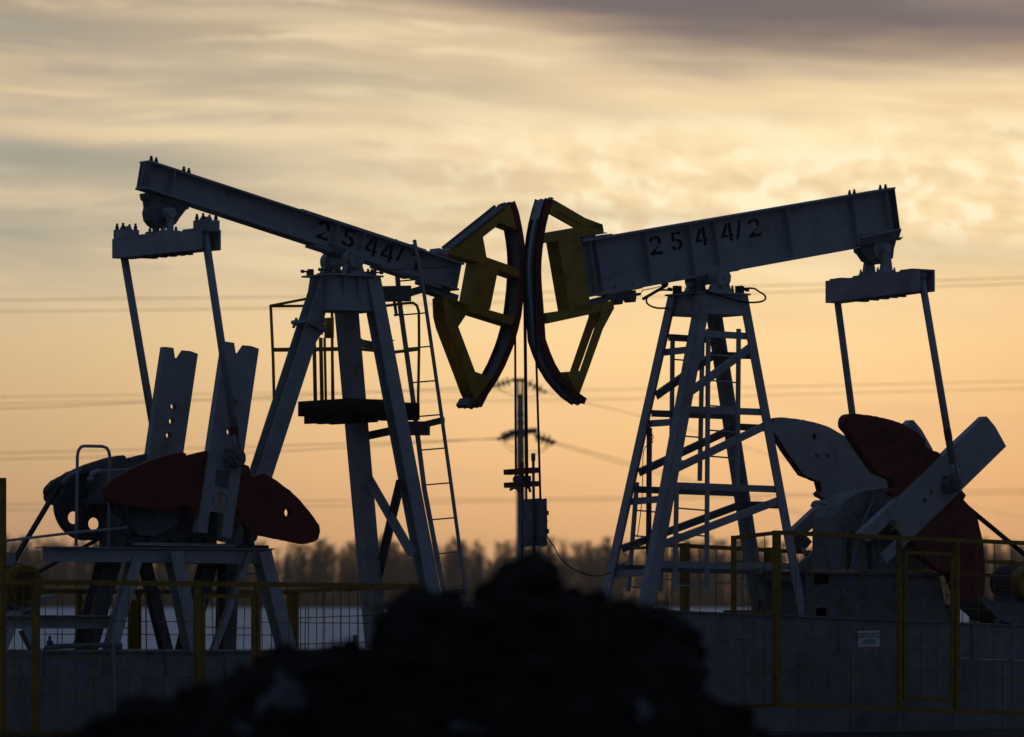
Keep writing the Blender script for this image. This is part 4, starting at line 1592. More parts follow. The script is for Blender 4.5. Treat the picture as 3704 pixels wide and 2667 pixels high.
# wire ropes and polished rod of the right well
rope(FR, RT, .11, outR, 6, P(1955, 1812, .18))
rope(FR, RT, -.11, outR, 6, P(1904, 1812, -.18))
g = MB()
sh = [(1895, 1807), (1980, 1802), (1976, 1835), (1975, 1860), (1978, 1930), (1980, 1950), (1986, 1973), (1901, 1979), (1897, 1900)]
# folded sheet shield round the carrier of the right well
w_n, w_f = .24, -.30
def pan(v0, v1, m, name, par):
    g = MB()
    for (uA, wA), (uB, wB) in (((1893, -.28), (1952, .10)), ((1952, .10), (1978, .26))):
        for k in range(1):
            a0, b0 = P(uA, v0[0], wA), P(uB, v0[1], wB)
            a1, b1 = P(uA + 3, v1[0], wA), P(uB + 3, v1[1], wB)
            th_ = -B * .012
            g.box8([a1, b1, b1 + th_, a1 + th_, a0, b0, b0 + th_, a0 + th_])
    return g.build(name, m, par)
shd = pan((1807, 1803), (1946, 1942), M['sheet'], 'carrier_shield', RT)
pan((1946, 1942), (1979, 1974), M['paint_dark'], 'shield_skirt', shd)
g = MB()
g.bar(P(1978, 1848, .26), P(1978, 1864, .26), .02, .06, B)
g.bar(P(1979, 1914, .26), P(1980, 1930, .26), .02, .06, B)
g.tube([P(1976, 1885, .26), P(1981, 1885, .26)], .008, 6)
g.bar(P(1938, 1832, .07), P(1936, 1940, .07), .012, .02, B)
g.build('shield_hinge', M['steel'], shd)
g = MB()
g.tube([P(1929, 1640, 0), P(1929, 1668, 0)], .030, 10)
g.tube([P(1929, 1668, 0), P(1933, 2060, 0)], .020, 10)
g.build('polished_rod', M['steel'], RT, True)
# ------------------------------------------------------------------ foundations, wellheads, fences
def plinth(fr, name, label, top_l, top_r, mid_dv, bot_l, bot_r, w_n, w_f, stiff, ledge):
    P = fr.P
    c = P((top_l[0] + top_r[0]) / 2, (top_l[1] + top_r[1]) / 2, w_n)
    t = thing(name, V((c.x, c.y, 0)) - N * (w_n - w_f) / 2, label, 'foundation', 'concrete foundations of the pumpjacks')
    tl, tr = P(*top_l, w_n), P(*top_r, w_n)
    ml, mr = P(top_l[0], top_l[1] + mid_dv, w_n), P(top_r[0], top_r[1] + mid_dv, w_n)
    bl, br = P(*bot_l, w_n), P(*bot_r, w_n)
    D = -N * (w_n - w_f)
    # steel grillage on top
    g = MB()
    up = UP
    for off in (0, 1):
        o = D * off
        sgn = 1 if off else -1
        g.box8([ml + o + up * .0, mr + o, mr + o + N * sgn * .012, ml + o + N * sgn * .012, tl + o, tr + o, tr + o + N * sgn * .012, tl + o + N * sgn * .012])
    th = up * .022
    g.box8([tl + N * .03 - th * .0, tr + N * .03, tr + D - N * .03, tl + D - N * .03, tl + N * .03 + th, tr + N * .03 + th, tr + D - N * .03 + th, tl + D - N * .03 + th])
    g.box8([tl + N * .002, tl + B * .02 + N * .002, tl + B * .02 + D, tl + D, ml + N * .002, ml + B * .02 + N * .002, ml + B * .02 + D, ml + D])
    fo = g.build('steel_grillage', M['paint_mid'], t)
    g = MB()
    for u in stiff:
        k = (u - top_l[0]) / (top_r[0] - top_l[0])
        a, b = tl.lerp(tr, k), ml.lerp(mr, k)
        g.box8([b, b + B * .016, b + B * .016 + N * .05, b + N * .05, a - up * .002, a + B * .016 - up * .002, a + B * .016 + N * .027 - up * .002, a + N * .027 - up * .002])
    g.build('stiffener', M['paint_mid'], fo)
    # cast block below
    g = MB()
    l2, r2 = ml + N * ledge - up * .004, mr + N * ledge - up * .004
    bl2, br2 = bl + N * ledge, br + N * ledge
    bl2.z = min(bl2.z, .12); br2.z = min(br2.z, .12)
    DD = D - N * 2 * ledge
    n = 9
    for i in range(n):                      # cast in bays with a thin joint between
        k0, k1 = i / n, (i + 1) / n - .0015
        a, b = bl2.lerp(br2, k0), bl2.lerp(br2, k1)
        c, d = l2.lerp(r2, k0), l2.lerp(r2, k1)
        g.box8([a, b, b + DD, a + DD, c, d, d + DD, c + DD])
    g.build('concrete_block', M['concrete'], t)
    g = MB()
    s0, s1 = V((bl2.x, bl2.y, 0)), V((br2.x, br2.y, 0))
    z0, z1 = bl2.z - .015, br2.z - .015
    e = N * .25
    g.box8([s0 + e - UP * .05, s1 + e - UP * .05, s1 + DD - e - UP * .05, s0 + DD - e - UP * .05,
            s0 + e + UP * z0, s1 + e + UP * z1, s1 + DD - e + UP * z1, s0 + DD - e + UP * z0])
    g.build('base_slab', M['concrete'], t)
    return t


plL = plinth(FL, 'concrete_foundation', 'long low concrete foundation with steel beam on top, under the pumpjack with the platform',
             (150, 2360), (1700, 2358), 86, (175, 2648), (1700, 2648), .95, -1.0, (160, 385, 578, 786, 1000, 1240), .03)
plR = plinth(FR, 'concrete_foundation', 'concrete foundation sloping gently to the right under the lattice tower pumpjack',
             (2090, 2200), (3800, 2270), 124, (2090, 2634), (3800, 2662), .98, -1.0, (2460, 2998, 3494), .03)
for u in (3300, 3420):
    pass

# bits lying on the left foundation
P = FL.P
g = MB()
g.tube(smooth_path([P(160, 2362, .8), P(168, 2346, .8), P(185, 2340, .8), P(300, 2336, .8), P(424, 2333, .8)]), .035, 10)
g.tube([P(413, 2337, .80), P(436, 2337, .80)], .05, 12)
g.tube([P(385, 2302, .8), P(385, 2340, .8)], .012, 8)
pipe = tag(g.build('steel_pipe', M['paint_dark'], None, True), 'bent grey steel pipe lying along the top of the left foundation', 'pipe')
g = MB()
FL.boxl(g, FL.loc(P(180, 2325, .8))[0] - .03, FL.loc(P(180, 2325, .8))[0] + .03, .77, .83, FL.loc(P(180, 2342, .8))[2], FL.loc(P(180, 2318, .8))[2])
g.tube([P(180, 2300, .8), P(180, 2320, .8)], .018, 8)
g.build('valve', M['steel'], pipe)
g = MB()
g.tube([P(410, 2280, 1.2), P(412, 2400, 1.2), P(418, 2650, 1.2)], .016, 8)
tag(g.build('marker_rod', M['paint'], None), 'thin upright grey rod standing in front of the left foundation', 'rod')
g = MB()
FL.boxl(g, FL.loc(P(1284, 2320, .5))[0] - .018, FL.loc(P(1284, 2320, .5))[0] + .018, .48, .52, FL.loc(P(1284, 2362, .5))[2], FL.loc(P(1284, 2297, .5))[2])
tag(g.build('stub_post', M['paint_dark'], None), 'short dark stub post standing on the left foundation beside the tower leg', 'post')
g = MB()
FL.boxl(g, FL.loc(P(1420, 2190, .5))[0] - .13, FL.loc(P(1420, 2190, .5))[0] + .13, .3, .55, FL.loc(P(1420, 2205, .5))[2], FL.loc(P(1420, 2180, .5))[2])
g.bar(P(1420, 2205, .42), P(1420, 2358, .42), .05, .05, B)
tag(g.build('junction_box', M['paint_dark'], None), 'small dark box on a stub post at the head end of the left foundation', 'box')

# wellheads under the two ropes
def wellhead(fr, u, label, rod_top, w=0.0, rod=True):
    P = fr.P
    p = P(u, 2200, w)
    base = V((p.x, p.y, 0))
    t = thing('wellhead', base, label, 'wellhead', 'wellheads between the pumpjacks')
    g = MB()
    prof = [(.16, .0), (.16, .5), (.20, .5), (.20, .56), (.12, .57), (.12, .9), (.18, .9), (.18, .96), (.08, .97), (.08, 1.35), (.11, 1.36), (.11, 1.45), (.05, 1.46), (.05, 1.60)]
    n = 16
    vs, fs = [], []
    for r, z in prof:
        for k in range(n):
            vs.append(base + V((r * cos(2 * pi * k / n), r * sin(2 * pi * k / n), z)))
    for i in range(len(prof) - 1):
        for k in range(n):
            fs.append((i * n + k, i * n + (k + 1) % n, (i + 1) * n + (k + 1) % n, (i + 1) * n + k))
    fs.append(tuple((len(prof) - 1) * n + k for k in range(n)))
    g.add(vs, fs)
    body = g.build('wellhead_body', M['paint_dark'], t, True)
    g = MB()
    g.tube([base + UP * .75 - B * .5, base + UP * .75 + B * .5], .04, 10)
    g.build('side_outlet', M['paint_dark'], t, True)
    g = MB()
    for s in (-.5, .5):
        c = base + UP * .75 + B * s + N * .12
        g.tube([c + V((.10 * cos(2 * pi * k / 16), 0, .10 * sin(2 * pi * k / 16))) for k in range(17)], .012, 6)
        g.tube([c, c - N * .12], .012, 6)
    g.build('hand_wheel', M['steel'], t)
    if rod:
        g = MB()
        g.tube([P(u, rod_top, w), base + UP * 1.55], .018, 10)
        g.build('polished_rod', M['steel'], t, True)
    return t
wellhead(FL, 1888, 'dark wellhead with polished rod below the left hanging rope carrier', 1700)
wellhead(FR, 1933, 'dark wellhead under the sheet metal shield between the pumps', 1990, rod=False)

# signal cable from the shield across to the lattice tower
g = MB()
g.tube(smooth_path([FR.P(1979, 1942, .26), FR.P(1996, 1966, .2), FR.P(2004, 1977, .2), FR.P(2012, 1994, .1), FR.P(2030, 2022, .1), FR.P(2070, 2056, -.1), FR.P(2120, 2078, -.2),
                    FR.P(2166, 2084, -.3), FR.P(2206, 2072, -.35), FR.P(2240, 2050, -.4), FR.P(2270, 2030, -.4)], 8), .0085, 6)
tag(g.build('signal_cable', M['rubber'], None), 'thin black cable sagging from the metal shield to the lattice tower', 'cable')


# fences of yellow frames with welded mesh
def panel(fr, w, tl, tr, bl, br, us, nh, parent, name='mesh_panel', r=.0068, dpt=0.0):
    """mesh between four picture corners at depth w; wires at columns us, nh rows"""
    P = fr.P
    g = MB()
    for u in us:
        k = (u - tl[0]) / (tr[0] - tl[0])
        vt = tl[1] + (tr[1] - tl[1]) * k
        vb = bl[1] + (br[1] - bl[1]) * k
        a, b = P(u, vt, w), P(u + random.uniform(-2, 2), vb, w)
        c = a.lerp(b, random.uniform(.3, .7)) + B * random.uniform(-.016, .016) + N * random.uniform(-.02, .02)
        g.tube([a, c, b], r, 6)
    for i in range(1, nh):
        k = i / nh
        pts = []
        for j in range(7):
            t = j / 6
            ua = tl[0] + (tr[0] - tl[0]) * t
            va = lerp(lerp(tl[1], bl[1], k), lerp(tr[1], br[1], k), t) + random.uniform(-1.5, 1.5)
            pts.append(P(ua, va, w) + N * .009)
        g.tube(pts, r, 6)
    return g.build(name, M['fence'], parent)


def post(fr, w, u, v0, v1, parent, s=.06, name='post'):
    g = MB()
    p, q = fr.P(u, v0, w), fr.P(u, v1, w)
    q = V((p.x, p.y, q.z))
    g.box8([q + B * i * s / 2 + N * j * s / 2 for i, j in ((-1, -1), (1, -1), (1, 1), (-1, 1))] +
           [p + B * i * s / 2 + N * j * s / 2 for i, j in ((-1, -1), (1, -1), (1, 1), (-1, 1))])
    return g.build(name, M['fence'], parent)


def rail(fr, w0, a, w1, b, parent, name, h=.06):
    g = MB()
    g.bar(fr.P(*a, w0), fr.P(*b, w1), h, .05)
    return g.build(name, M['fence'], parent)


def gate(fr, w, tl, tr, bl, br, us, nh, parent):
    P = fr.P
    c = [P(*p, w) for p in (tl, tr, br, bl)]
    g = MB()
    for i in range(4):
        a, b = c[i], c[(i + 1) % 4]
        g.bar(a, b, .045 if i % 2 == 0 else .05, .04, UP if i % 2 == 0 else B)
    go = g.build('gate', M['fence'], parent)
    panel(fr, w, tl, tr, bl, br, us, nh, go, 'gate_mesh')
    g = MB()
    for k in (.2, .8):
        p = c[1].lerp(c[2], k)
        g.tube([p + B * .03 - UP * .04 + N * .03, p + B * .03 + UP * .04 + N * .03], .018, 8)
    g.build('hinge', M['steel'], go)
    return go


# --- left enclosure, front
w = 1.9
fz = FL.P(700, 2650, w)
LF = thing('mesh_fence', V((fz.x, fz.y, 0)), 'yellow mesh fence with a gate in front of the left pumpjack, beside the soil heap', 'fence', 'yellow mesh fences')
rail(FL, w, (-60, 2104), w, (1525, 2121), LF, 'top_rail', .062)
rail(FL, w, (-60, 2650), w, (1525, 2668), LF, 'bottom_rail')
for u, s in ((129, .08), (714, .075), (932, .06), (1522, .07)):
    post(FL, w, u, 2098 + .012 * u - 6, 2660, LF, s)
lt = lambda u: 2106 + .0112 * u
lb = lambda u: 2648 + .0112 * u
def lf_panel(u0, u1, us):
    panel(FL, w, (u0, lt(u0)), (u1, lt(u1)), (u0, lb(u0)), (u1, lb(u1)), us, 4, LF)
lf_panel(-60, 129, (-40, 22, 58, 84))
lf_panel(129, 714, (208, 273, 338, 402, 465, 528, 592, 657))
lf_panel(932, 1522, (979, 1043, 1107, 1169, 1233, 1295, 1358, 1420, 1480))
gate(FL, w + .01, (734, 2156), (917, 2158), (734, 2610), (917, 2612), (790, 850), 4, LF)

# --- left enclosure, side and back
wb = -1.05
fz = FL.P(700, 2360, wb)
LB = thing('mesh_fence', V((fz.x, fz.y, 0)), 'rusty yellow mesh fence behind the left pumpjack with its corner near the tower legs', 'fence', 'yellow mesh fences')
rail(FL, wb, (150, 2139), wb, (1058, 2143), LB, 'top_rail', .062)
for u, v0, s in ((285, 2140, .07), (478, 2172, .075), (501, 2146, .055), (1058, 2135, .12)):
    post(FL, wb, u, v0, 2600, LB, s)
rail(FL, wb, (292, 2181), wb, (332, 2181), LB, 'latch_rail')
panel(FL, wb, (150, 2142), (1058, 2145), (150, 2600), (1058, 2604), [166 + 60 * k for k in range(15)], 3, LB)
rail(FL, wb, (1056, 2139), 1.85, (1508, 2122), LB, 'side_rail', .055)
g = MB()
for k in range(1, 15):
    t = k / 15
    a = FL.P(1058, 2143, wb).lerp(FL.P(1508, 2122, 1.85), t)
    g.tube([a, a - UP * 1.85], .0068, 6)
for k in (.35, .7, 1.05, 1.4):
    g.tube([FL.P(1058, 2143, wb) - UP * k, FL.P(1508, 2122, 1.85) - UP * k], .0068, 6)
g.build('side_mesh', M['fence'], LB)

# --- tall railing post at the left edge
g = MB()
a = FL.P(10, 1729, 1.2)
LP = thing('railing', V((a.x, a.y, 0)), 'tall yellow railing frame cut by the left picture edge', 'railing')
for nm, p, q, h in (('post', a, V((a.x, a.y, 0)), .065), ):
    g.bar(p, q, h, h, B)
g.build('post', M['fence'], LP)
g = MB()
g.bar(a - UP * .03 + B * .03, a - B * 1.6 - UP * .03, .055, .05)
g.build('top_rail', M['fence'], LP)
g = MB()
g.tube([a - UP * .55, a - UP * .55 - B * 1.6], .012, 8)
g.tube([a - UP * 1.25, a - UP * 1.25 - B * 1.6], .012, 8)
g.build('middle_rail', M['fence'], LP)

# --- right enclosure, front and return
w = 1.95
fz = FR.P(3000, 2560, w)
RF = thing('mesh_fence', V((fz.x, fz.y, 0)), 'yellow mesh fence with a gate in front of the right pumpjack, holding a sign', 'fence', 'yellow mesh fences')
rt = lambda u: 1927 + (u - 2809) * .0424
rb = lambda u: 2549 + (u - 2809) * .036
rail(FR, w, (2800, rt(2800)), w, (3790, rt(3790)), RF, 'top_rail', .058)
rail(FR, w, (2800, rb(2800)), w, (3790, rb(3790)), RF, 'bottom_rail', .058)
for u, s in ((2809, .085), (3253, .06), (3459, .072)):
    post(FR, w, u, rt(u) - 7, rb(u) + 3, RF, s)
def rf_panel(u0, u1, us):
    panel(FR, w, (u0, rt(u0)), (u1, rt(u1)), (u0, rb(u0)), (u1, rb(u1)), us, 5, RF)
rf_panel(2809, 3253, (2879, 2940, 2999, 3060, 3121, 3181))
rf_panel(3459, 3790, (3534, 3597, 3659, 3720))
gate(FR, w + .01, (3275, 1998), (3447, 2005), (3270, 2526), (3442, 2532), (3330, 3387), 5, RF)
w2 = w - 1.0
rail(FR, w, (2805, 1928), w2, (2652, 1946), RF, 'return_rail', .05)
rail(FR, w, (2805, 2549), w2, (2652, 2563), RF, 'return_rail', .05)
post(FR, w2, 2654, 1938, 2566, RF, .055)
g = MB()
tA, tB_ = FR.P(2805, 1928, w), FR.P(2652, 1946, w2)
bA, bB = FR.P(2805, 2549, w), FR.P(2652, 2563, w2)
for t in (.25, .5, .77):
    g.tube([tA.lerp(tB_, t), bA.lerp(bB, t)], .0068, 6)
for k in range(1, 5):
    g.tube([tA.lerp(bA, k / 5), tB_.lerp(bB, k / 5)], .0068, 6)
g.build('return_mesh', M['fence'], RF)
rail(FR, w2 - .06, (2620, 2214), w2 - .06, (2788, 2213), RF, 'low_rail', .05)

# --- right enclosure, back
wb = -1.3
fz = FR.P(2800, 2250, wb)
RB = thing('mesh_fence', V((fz.x, fz.y, 0)), 'dark yellow mesh fence behind the lattice tower pumpjack', 'fence', 'yellow mesh fences')
rail(FR, wb, (2420, 1972), wb, (3800, 2044), RB, 'top_rail', .058)
rail(FR, wb, (2660, 2034), wb, (3800, 2094), RB, 'middle_rail', .05)
for u, s in ((2477, .10), (2778, .085), (3655, .07), (3520, .085)):
    post(FR, wb, u, 1968 + (u - 2420) * .0522 - 6, 2560, RB, s)
panel(FR, wb, (2477, 1976), (3800, 2046), (2477, 2480), (3800, 2550), [2530 + 59.5 * k for k in range(21)], 4, RB)
rail(FR, wb, (2420, 1975), .2, (2280, 1985), RB, 'side_rail', .04)
g = MB()
for u in (2376, 2409, 2416, 2430):
    p = FR.P(u, 1982, wb + .3)
    g.tube([p, p - UP * 1.2], .0068, 6)
g.tube([FR.P(2376, 2099, wb), FR.P(2470, 2092, wb)], .006, 6)
g.tube([FR.P(2376, 2096, wb), FR.P(2470, 2101, wb)], .006, 6)
g.build('side_mesh', M['fence'], RB)

# --- warning sign tied to the right fence
def text_mesh(s, size, sx):
    cu = bpy.data.curves.new('t', 'FONT')
    cu.body = s
    cu.size = size
    cu.align_x = 'CENTER'
    cu.align_y = 'CENTER'
    cu.offset = size * .012
    o = bpy.data.objects.new('t', cu)
    C.objects.link(o)
    bpy.context.view_layer.update()
    me = bpy.data.meshes.new_from_object(o.evaluated_get(bpy.context.evaluated_depsgraph_get()))
    vs = [(v.co.x * sx, v.co.y) for v in me.vertices]
    fs = [tuple(p.vertices) for p in me.polygons]
    bpy.data.objects.remove(o)
    bpy.data.curves.remove(cu)
    return vs, fs
P = FR.P
sg = [P(3098, 2279, w + .03), P(3184, 2278, w + .03), P(3187, 2342, w + .03), P(3099, 2345, w + .03)]
g = MB()
bk = [p - N * .004 for p in sg]
g.box8([bk[3], bk[2], sg[2], sg[3], bk[0], bk[1], sg[1], sg[0]])
sign = tag(g.build('warning_sign', M['signred'], None), 'white warning sign with red border and black Cyrillic lettering tied to the mesh', 'sign')
cen = sum(sg, V((0, 0, 0))) / 4
ex = ((sg[1] + sg[2]) / 2 - (sg[0] + sg[3]) / 2)
W_ = ex.length
ex.normalize()
ey = ((sg[0] + sg[1]) / 2 - (sg[3] + sg[2]) / 2)
H_ = ey.length
ey.normalize()
g = MB()
fr_ = .93
q = [(-W_ / 2 * fr_, -H_ / 2 * .91), (W_ / 2 * fr_, -H_ / 2 * .91), (W_ / 2 * fr_, H_ / 2 * .91), (-W_ / 2 * fr_, H_ / 2 * .91)]
g.add([cen + ex * x + ey * y + N * .003 for x, y in q], [(0, 1, 2, 3)])
g.build('sign_face', M['sign'], sign)
g = MB()
for s, y, wd, hh in (('СЕРОВОДОРОД', .17, .90, .27), ('ОПАСНО!', -.20, .54, .27)):
    vs, fs = text_mesh(s, 1.0, 1.0)
    x0, x1 = min(p[0] for p in vs), max(p[0] for p in vs)
    y0, y1 = -.36, .36
    kx, ky = W_ * wd / (x1 - x0), H_ * hh / .72
    xm = (x0 + x1) / 2
    g.add([cen + ex * ((p[0] - xm) * kx) + ey * (p[1] * ky + y * H_) + N * .006 for p in vs], fs)
g.build('lettering', M['signblack'], sign)
g = MB()
for x in (-.44, .46):
    p = cen + ex * W_ * x - ey * H_ * .04
    g.tube([p + N * .01, p - N * .04 - ex * .02], .004, 5)
g.build('wire_tie', M['steel'], sign)

# ------------------------------------------------------------------ power pole and lines behind
PY = 180.0
pk = PY / F
base = at(1884, 2160, PY)
PO = thing('power_pole', V((base.x, base.y, 0)), 'concrete power pole with insulator strings on two crossarms, seen between the pumps', 'power pole')
g = MB()
g.tube([V((base.x, base.y, -.2)), V((base.x, base.y, 4.8))], [.20, .18], 16)
top = at(1882, 1426, PY)
g.tube([V((base.x, base.y, 4.8)), top], [.18, .15], 16)
pole = g.build('pole', M['pole'], PO, True)
g = MB()
for u in (1872, 1890):
    g.bar(at(u, 1440, PY), at(u, 1374, PY), .09, .09, B)
g.bar(at(1850, 1375, PY), at(1904, 1375, PY), .14, .12)
g.build('crossarm', M['steel'], PO)
g = MB()
g.bar(at(1846, 1566, PY + .4), at(1941, 1558, PY - .4), .22, .14)
g.bar(at(1862, 1572, PY), at(1906, 1572, PY), .20, .30)
g.build('crossarm', M['steel'], PO)
g = MB()
for v in (1500, 1528):
    p = at(1883, v, PY)
    g.tube([p - UP * .05, p + UP * .05], .19, 14)
g.build('pole_band', M['steel'], PO)
def insulator(p0, p1):
    g = MB()
    d = (p1 - p0).normalized()
    g.tube([p0, p1], .045, 6)
    L_ = (p1 - p0).length
    for t in (.22, .48, .74):
        c = p0 + d * L_ * t
        g.tube([c - d * .05, c - d * .01, c + d * .05], [.20, .20, .05], 12)
    g.tube([p1 - d * .08, p1 + d * .08], .06, 8)
    g.build('insulator', M['glass'], PO, True)
ends = {
    'TL': (at(1850, 1378, PY), at(1787, 1397, PY)), 'TR': (at(1904, 1382, PY), at(1970, 1418, PY)),
    'LL': (at(1858, 1568, PY + .2), at(1804, 1588, PY + .2)), 'LL2': (at(1862, 1572, PY - .4), at(1812, 1585, PY - .4)),
    'LR': (at(1932, 1572, PY), at(2004, 1598, PY)), 'LR2': (at(1934, 1580, PY - .5), at(1996, 1604, PY - .5)),
}
for a, b in ends.values():
    insulator(a, b)
g = MB()
for a, b, dip in (('TL', 'TR', 30), ('LL', 'LR', 58), ('LL2', 'LR2', 40)):
    p, q = ends[a][1], ends[b][1]
    g.tube([p.lerp(q, k / 16) - UP * dip * pk * 4 * (k / 16) * (1 - k / 16) + V((0, -.35 * sin(pi * k / 16), 0)) for k in range(17)], .012, 5)
g.build('jumper_wire', M['rubber'], PO)

def wire(label, pts, r=.013):
    """one conductor through picture points with depths, as a smooth sagging curve"""
    ps = [at(*p) for p in pts]
    g = MB()
    g.tube(smooth_path(ps, 12), r, 5)
    o = g.build('power_line', M['rubber'], None)
    tag(o, label, 'power line', 'power lines')
    return o
WY = 240
wire('upper wire of the topmost pair of power lines crossing the sky', [(-400, 1094, WY), (350, 1082, WY), (1100, 1073, WY), (1960, 1058, WY), (2704, 1036, WY), (3704, 1005, WY), (4100, 990, WY)], .016)
wire('lower wire of the topmost pair of power lines crossing the sky', [(-400, 1130, WY), (350, 1124, WY), (1100, 1113, WY), (1960, 1088, WY), (2704, 1062, WY), (3704, 1026, WY), (4100, 1010, WY)], .016)
wire('second power line from the top, joining the left end of the upper crossarm level', [(-400, 1443, WY), (0, 1436, WY), (900, 1424, WY), (1600, 1416, WY), (2090, 1411, WY), (2704, 1401, WY), (3704, 1379, WY), (4100, 1368, WY)])
wire('power line just under the upper crossarm level, rising gently to the right', [(-400, 1472, WY), (0, 1461, WY), (900, 1446, WY), (1600, 1452, WY), (2400, 1441, WY), (2704, 1432, WY), (3704, 1406, WY), (4100, 1394, WY)])
wire('power line slanting from the left picture edge to the upper left insulator', [(-400, 1488, 192), (0, 1479, 188), (900, 1440, 184)] + [(1787, 1397, PY)])
wire('upper of two power lines running left from the lower crossarm', [(-400, 1652, 200), (0, 1640, 194), (900, 1616, 187), (1804, 1588, PY + .2)])
wire('lower of two power lines running left from the lower crossarm', [(-400, 1676, 200), (0, 1662, 193), (900, 1638, 186), (1812, 1585, PY - .4)])
wire('upper wire of the lowest pair of power lines, close above the trees', [(-400, 1834, WY), (0, 1826, WY), (1120, 1812, WY), (1700, 1806, WY), (2400, 1797, WY), (2836, 1788, WY), (3704, 1772, WY), (4100, 1764, WY)])
wire('lower wire of the lowest pair of power lines, close above the trees', [(-400, 1852, WY), (0, 1846, WY), (1120, 1832, WY), (1700, 1818, WY), (2400, 1808, WY), (2836, 1797, WY), (3704, 1786, WY), (4100, 1776, WY)])
wire('power line descending right from the upper right insulator', [(1970, 1418, PY), (2114, 1456, 192), (2400, 1527, 220), (2704, 1620, 255), (2871, 1668, 280), (3511, 1829, 390), (3704, 1874, 430), (4000, 1930, 520)])
wire('upper of two power lines descending right from the lower crossarm', [(2004, 1598, PY), (2286, 1676, 205), (2486, 1731, 230), (2705, 1796, 260), (2938, 1862, 300), (3300, 1950, 380), (3704, 2030, 520)])
wire('lower of two power lines descending right from the lower crossarm', [(1996, 1604, PY - .5), (2286, 1690, 205), (2486, 1744, 230), (2705, 1808, 260), (2938, 1874, 300), (3300, 1960, 380), (3704, 2040, 520)])

# ------------------------------------------------------------------ ground, far wood, soil heap
def ground():
    g = MB()
    n = 60
    rnd = random.Random(3)
    xs = [-1500 + 3000 * i / n for i in range(n + 1)]
    ys = [-150, -60, -10, 0, 10, 20, 28, 36, 44, 52, 60, 68, 76, 90, 110, 140, 180, 230, 300, 400, 520, 660, 820, 1000, 1250, 1500]
    vs = [V((x, y, 0)) for y in ys for x in xs]
    m = n + 1
    fs = [(j * m + i, j * m + i + 1, (j + 1) * m + i + 1, (j + 1) * m + i) for j in range(len(ys) - 1) for i in range(n)]
    g.add(vs, fs)
    tag(g.build('ground', M['ground'], None), kind='structure')
ground()

def far_wood():
    rnd = random.Random(11)
    def tree(h, seed):
        r = random.Random(seed)
        V_, F_ = [], []
        def twig(p, q, r0, r1):
            d = (q - p).normalized()
            x = d.cross(V((.3, .9, .2))).normalized()
            y = d.cross(x)
            o = len(V_)
            for c, rad in ((p, r0), (q, r1)):
                for k in range(3):
                    an = 2 * pi * k / 3
                    V_.append(c + (x * cos(an) + y * sin(an)) * rad)
            for k in range(3):
                F_.append((o + k, o + (k + 1) % 3, o + 3 + (k + 1) % 3, o + 3 + k))
        lean = V((r.uniform(-.04, .04), r.uniform(-.04, .04), 1))
        topp = lean * h
        twig(V((0, 0, 0)), topp, h * .011, .03)
        nb = 50
        for i in range(nb):
            t = r.uniform(.12, .98)
            p = topp * t
            an = r.uniform(0, 2 * pi)
            ln = h * (.05 + .17 * (1 - t) + .02) * r.uniform(.6, 1.3)
            q = p + V((cos(an) * ln * .8, sin(an) * ln * .8, ln * r.uniform(.7, 1.5)))
            q.z = min(q.z, h * 1.02)
            twig(p, q, .05, .02)
            for j in range(8):
                s = p.lerp(q, r.uniform(.15, 1))
                an2 = r.uniform(0, 2 * pi)
                l2 = ln * r.uniform(.25, .65)
                e = s + V((cos(an2) * l2 * .5, sin(an2) * l2 * .5, l2 * r.uniform(.5, 1.3)))
                twig(s, e, .028, .014)
        for i in range(40):                       # undergrowth at the foot
            an = r.uniform(0, 2 * pi)
            p = V((r.uniform(-1.6, 1.6), r.uniform(-1, 1), 0))
            q = p + V((r.uniform(-.6, .6), r.uniform(-.4, .4), r.uniform(1.2, 4.2)))
            twig(p, q, .05, .02)
        return V_, F_
    temps = [tree(12, 100 + i) for i in range(9)]
    g = MB()
    vs, fs = [], []
    x = -210.0
    spots = []
    while x < 210:
        clump = .5 + .5 * sin(x * .31) * sin(x * .117 + 1.3)
        for row in range(3):
            if rnd.random() < .58 + .40 * clump:
                spots.append((x + rnd.uniform(-.8, .8), 868 + row * 16 + rnd.uniform(-6, 6), (.86 + .16 * clump + rnd.uniform(-.17, .17))))
        x += rnd.uniform(.5, 1.0)
    for x, y, s in spots:
        tv, tf = rnd.choice(temps)
        an = rnd.uniform(0, 2 * pi)
        c, sn = cos(an), sin(an)
        o = len(vs)
        vs += [V((x + (p.x * c - p.y * sn) * s, y + (p.x * sn + p.y * c) * s, p.z * s)) for p in tv]
        fs += [tuple(i + o for i in f) for f in tf]
    g.v, g.f, g.mi = vs, fs, [0] * len(fs)
    tag(g.build('far_wood', M['bark'], None), 'belt of bare leafless trees along the far edge of the snow field', 'wood', kind='stuff')
far_wood()

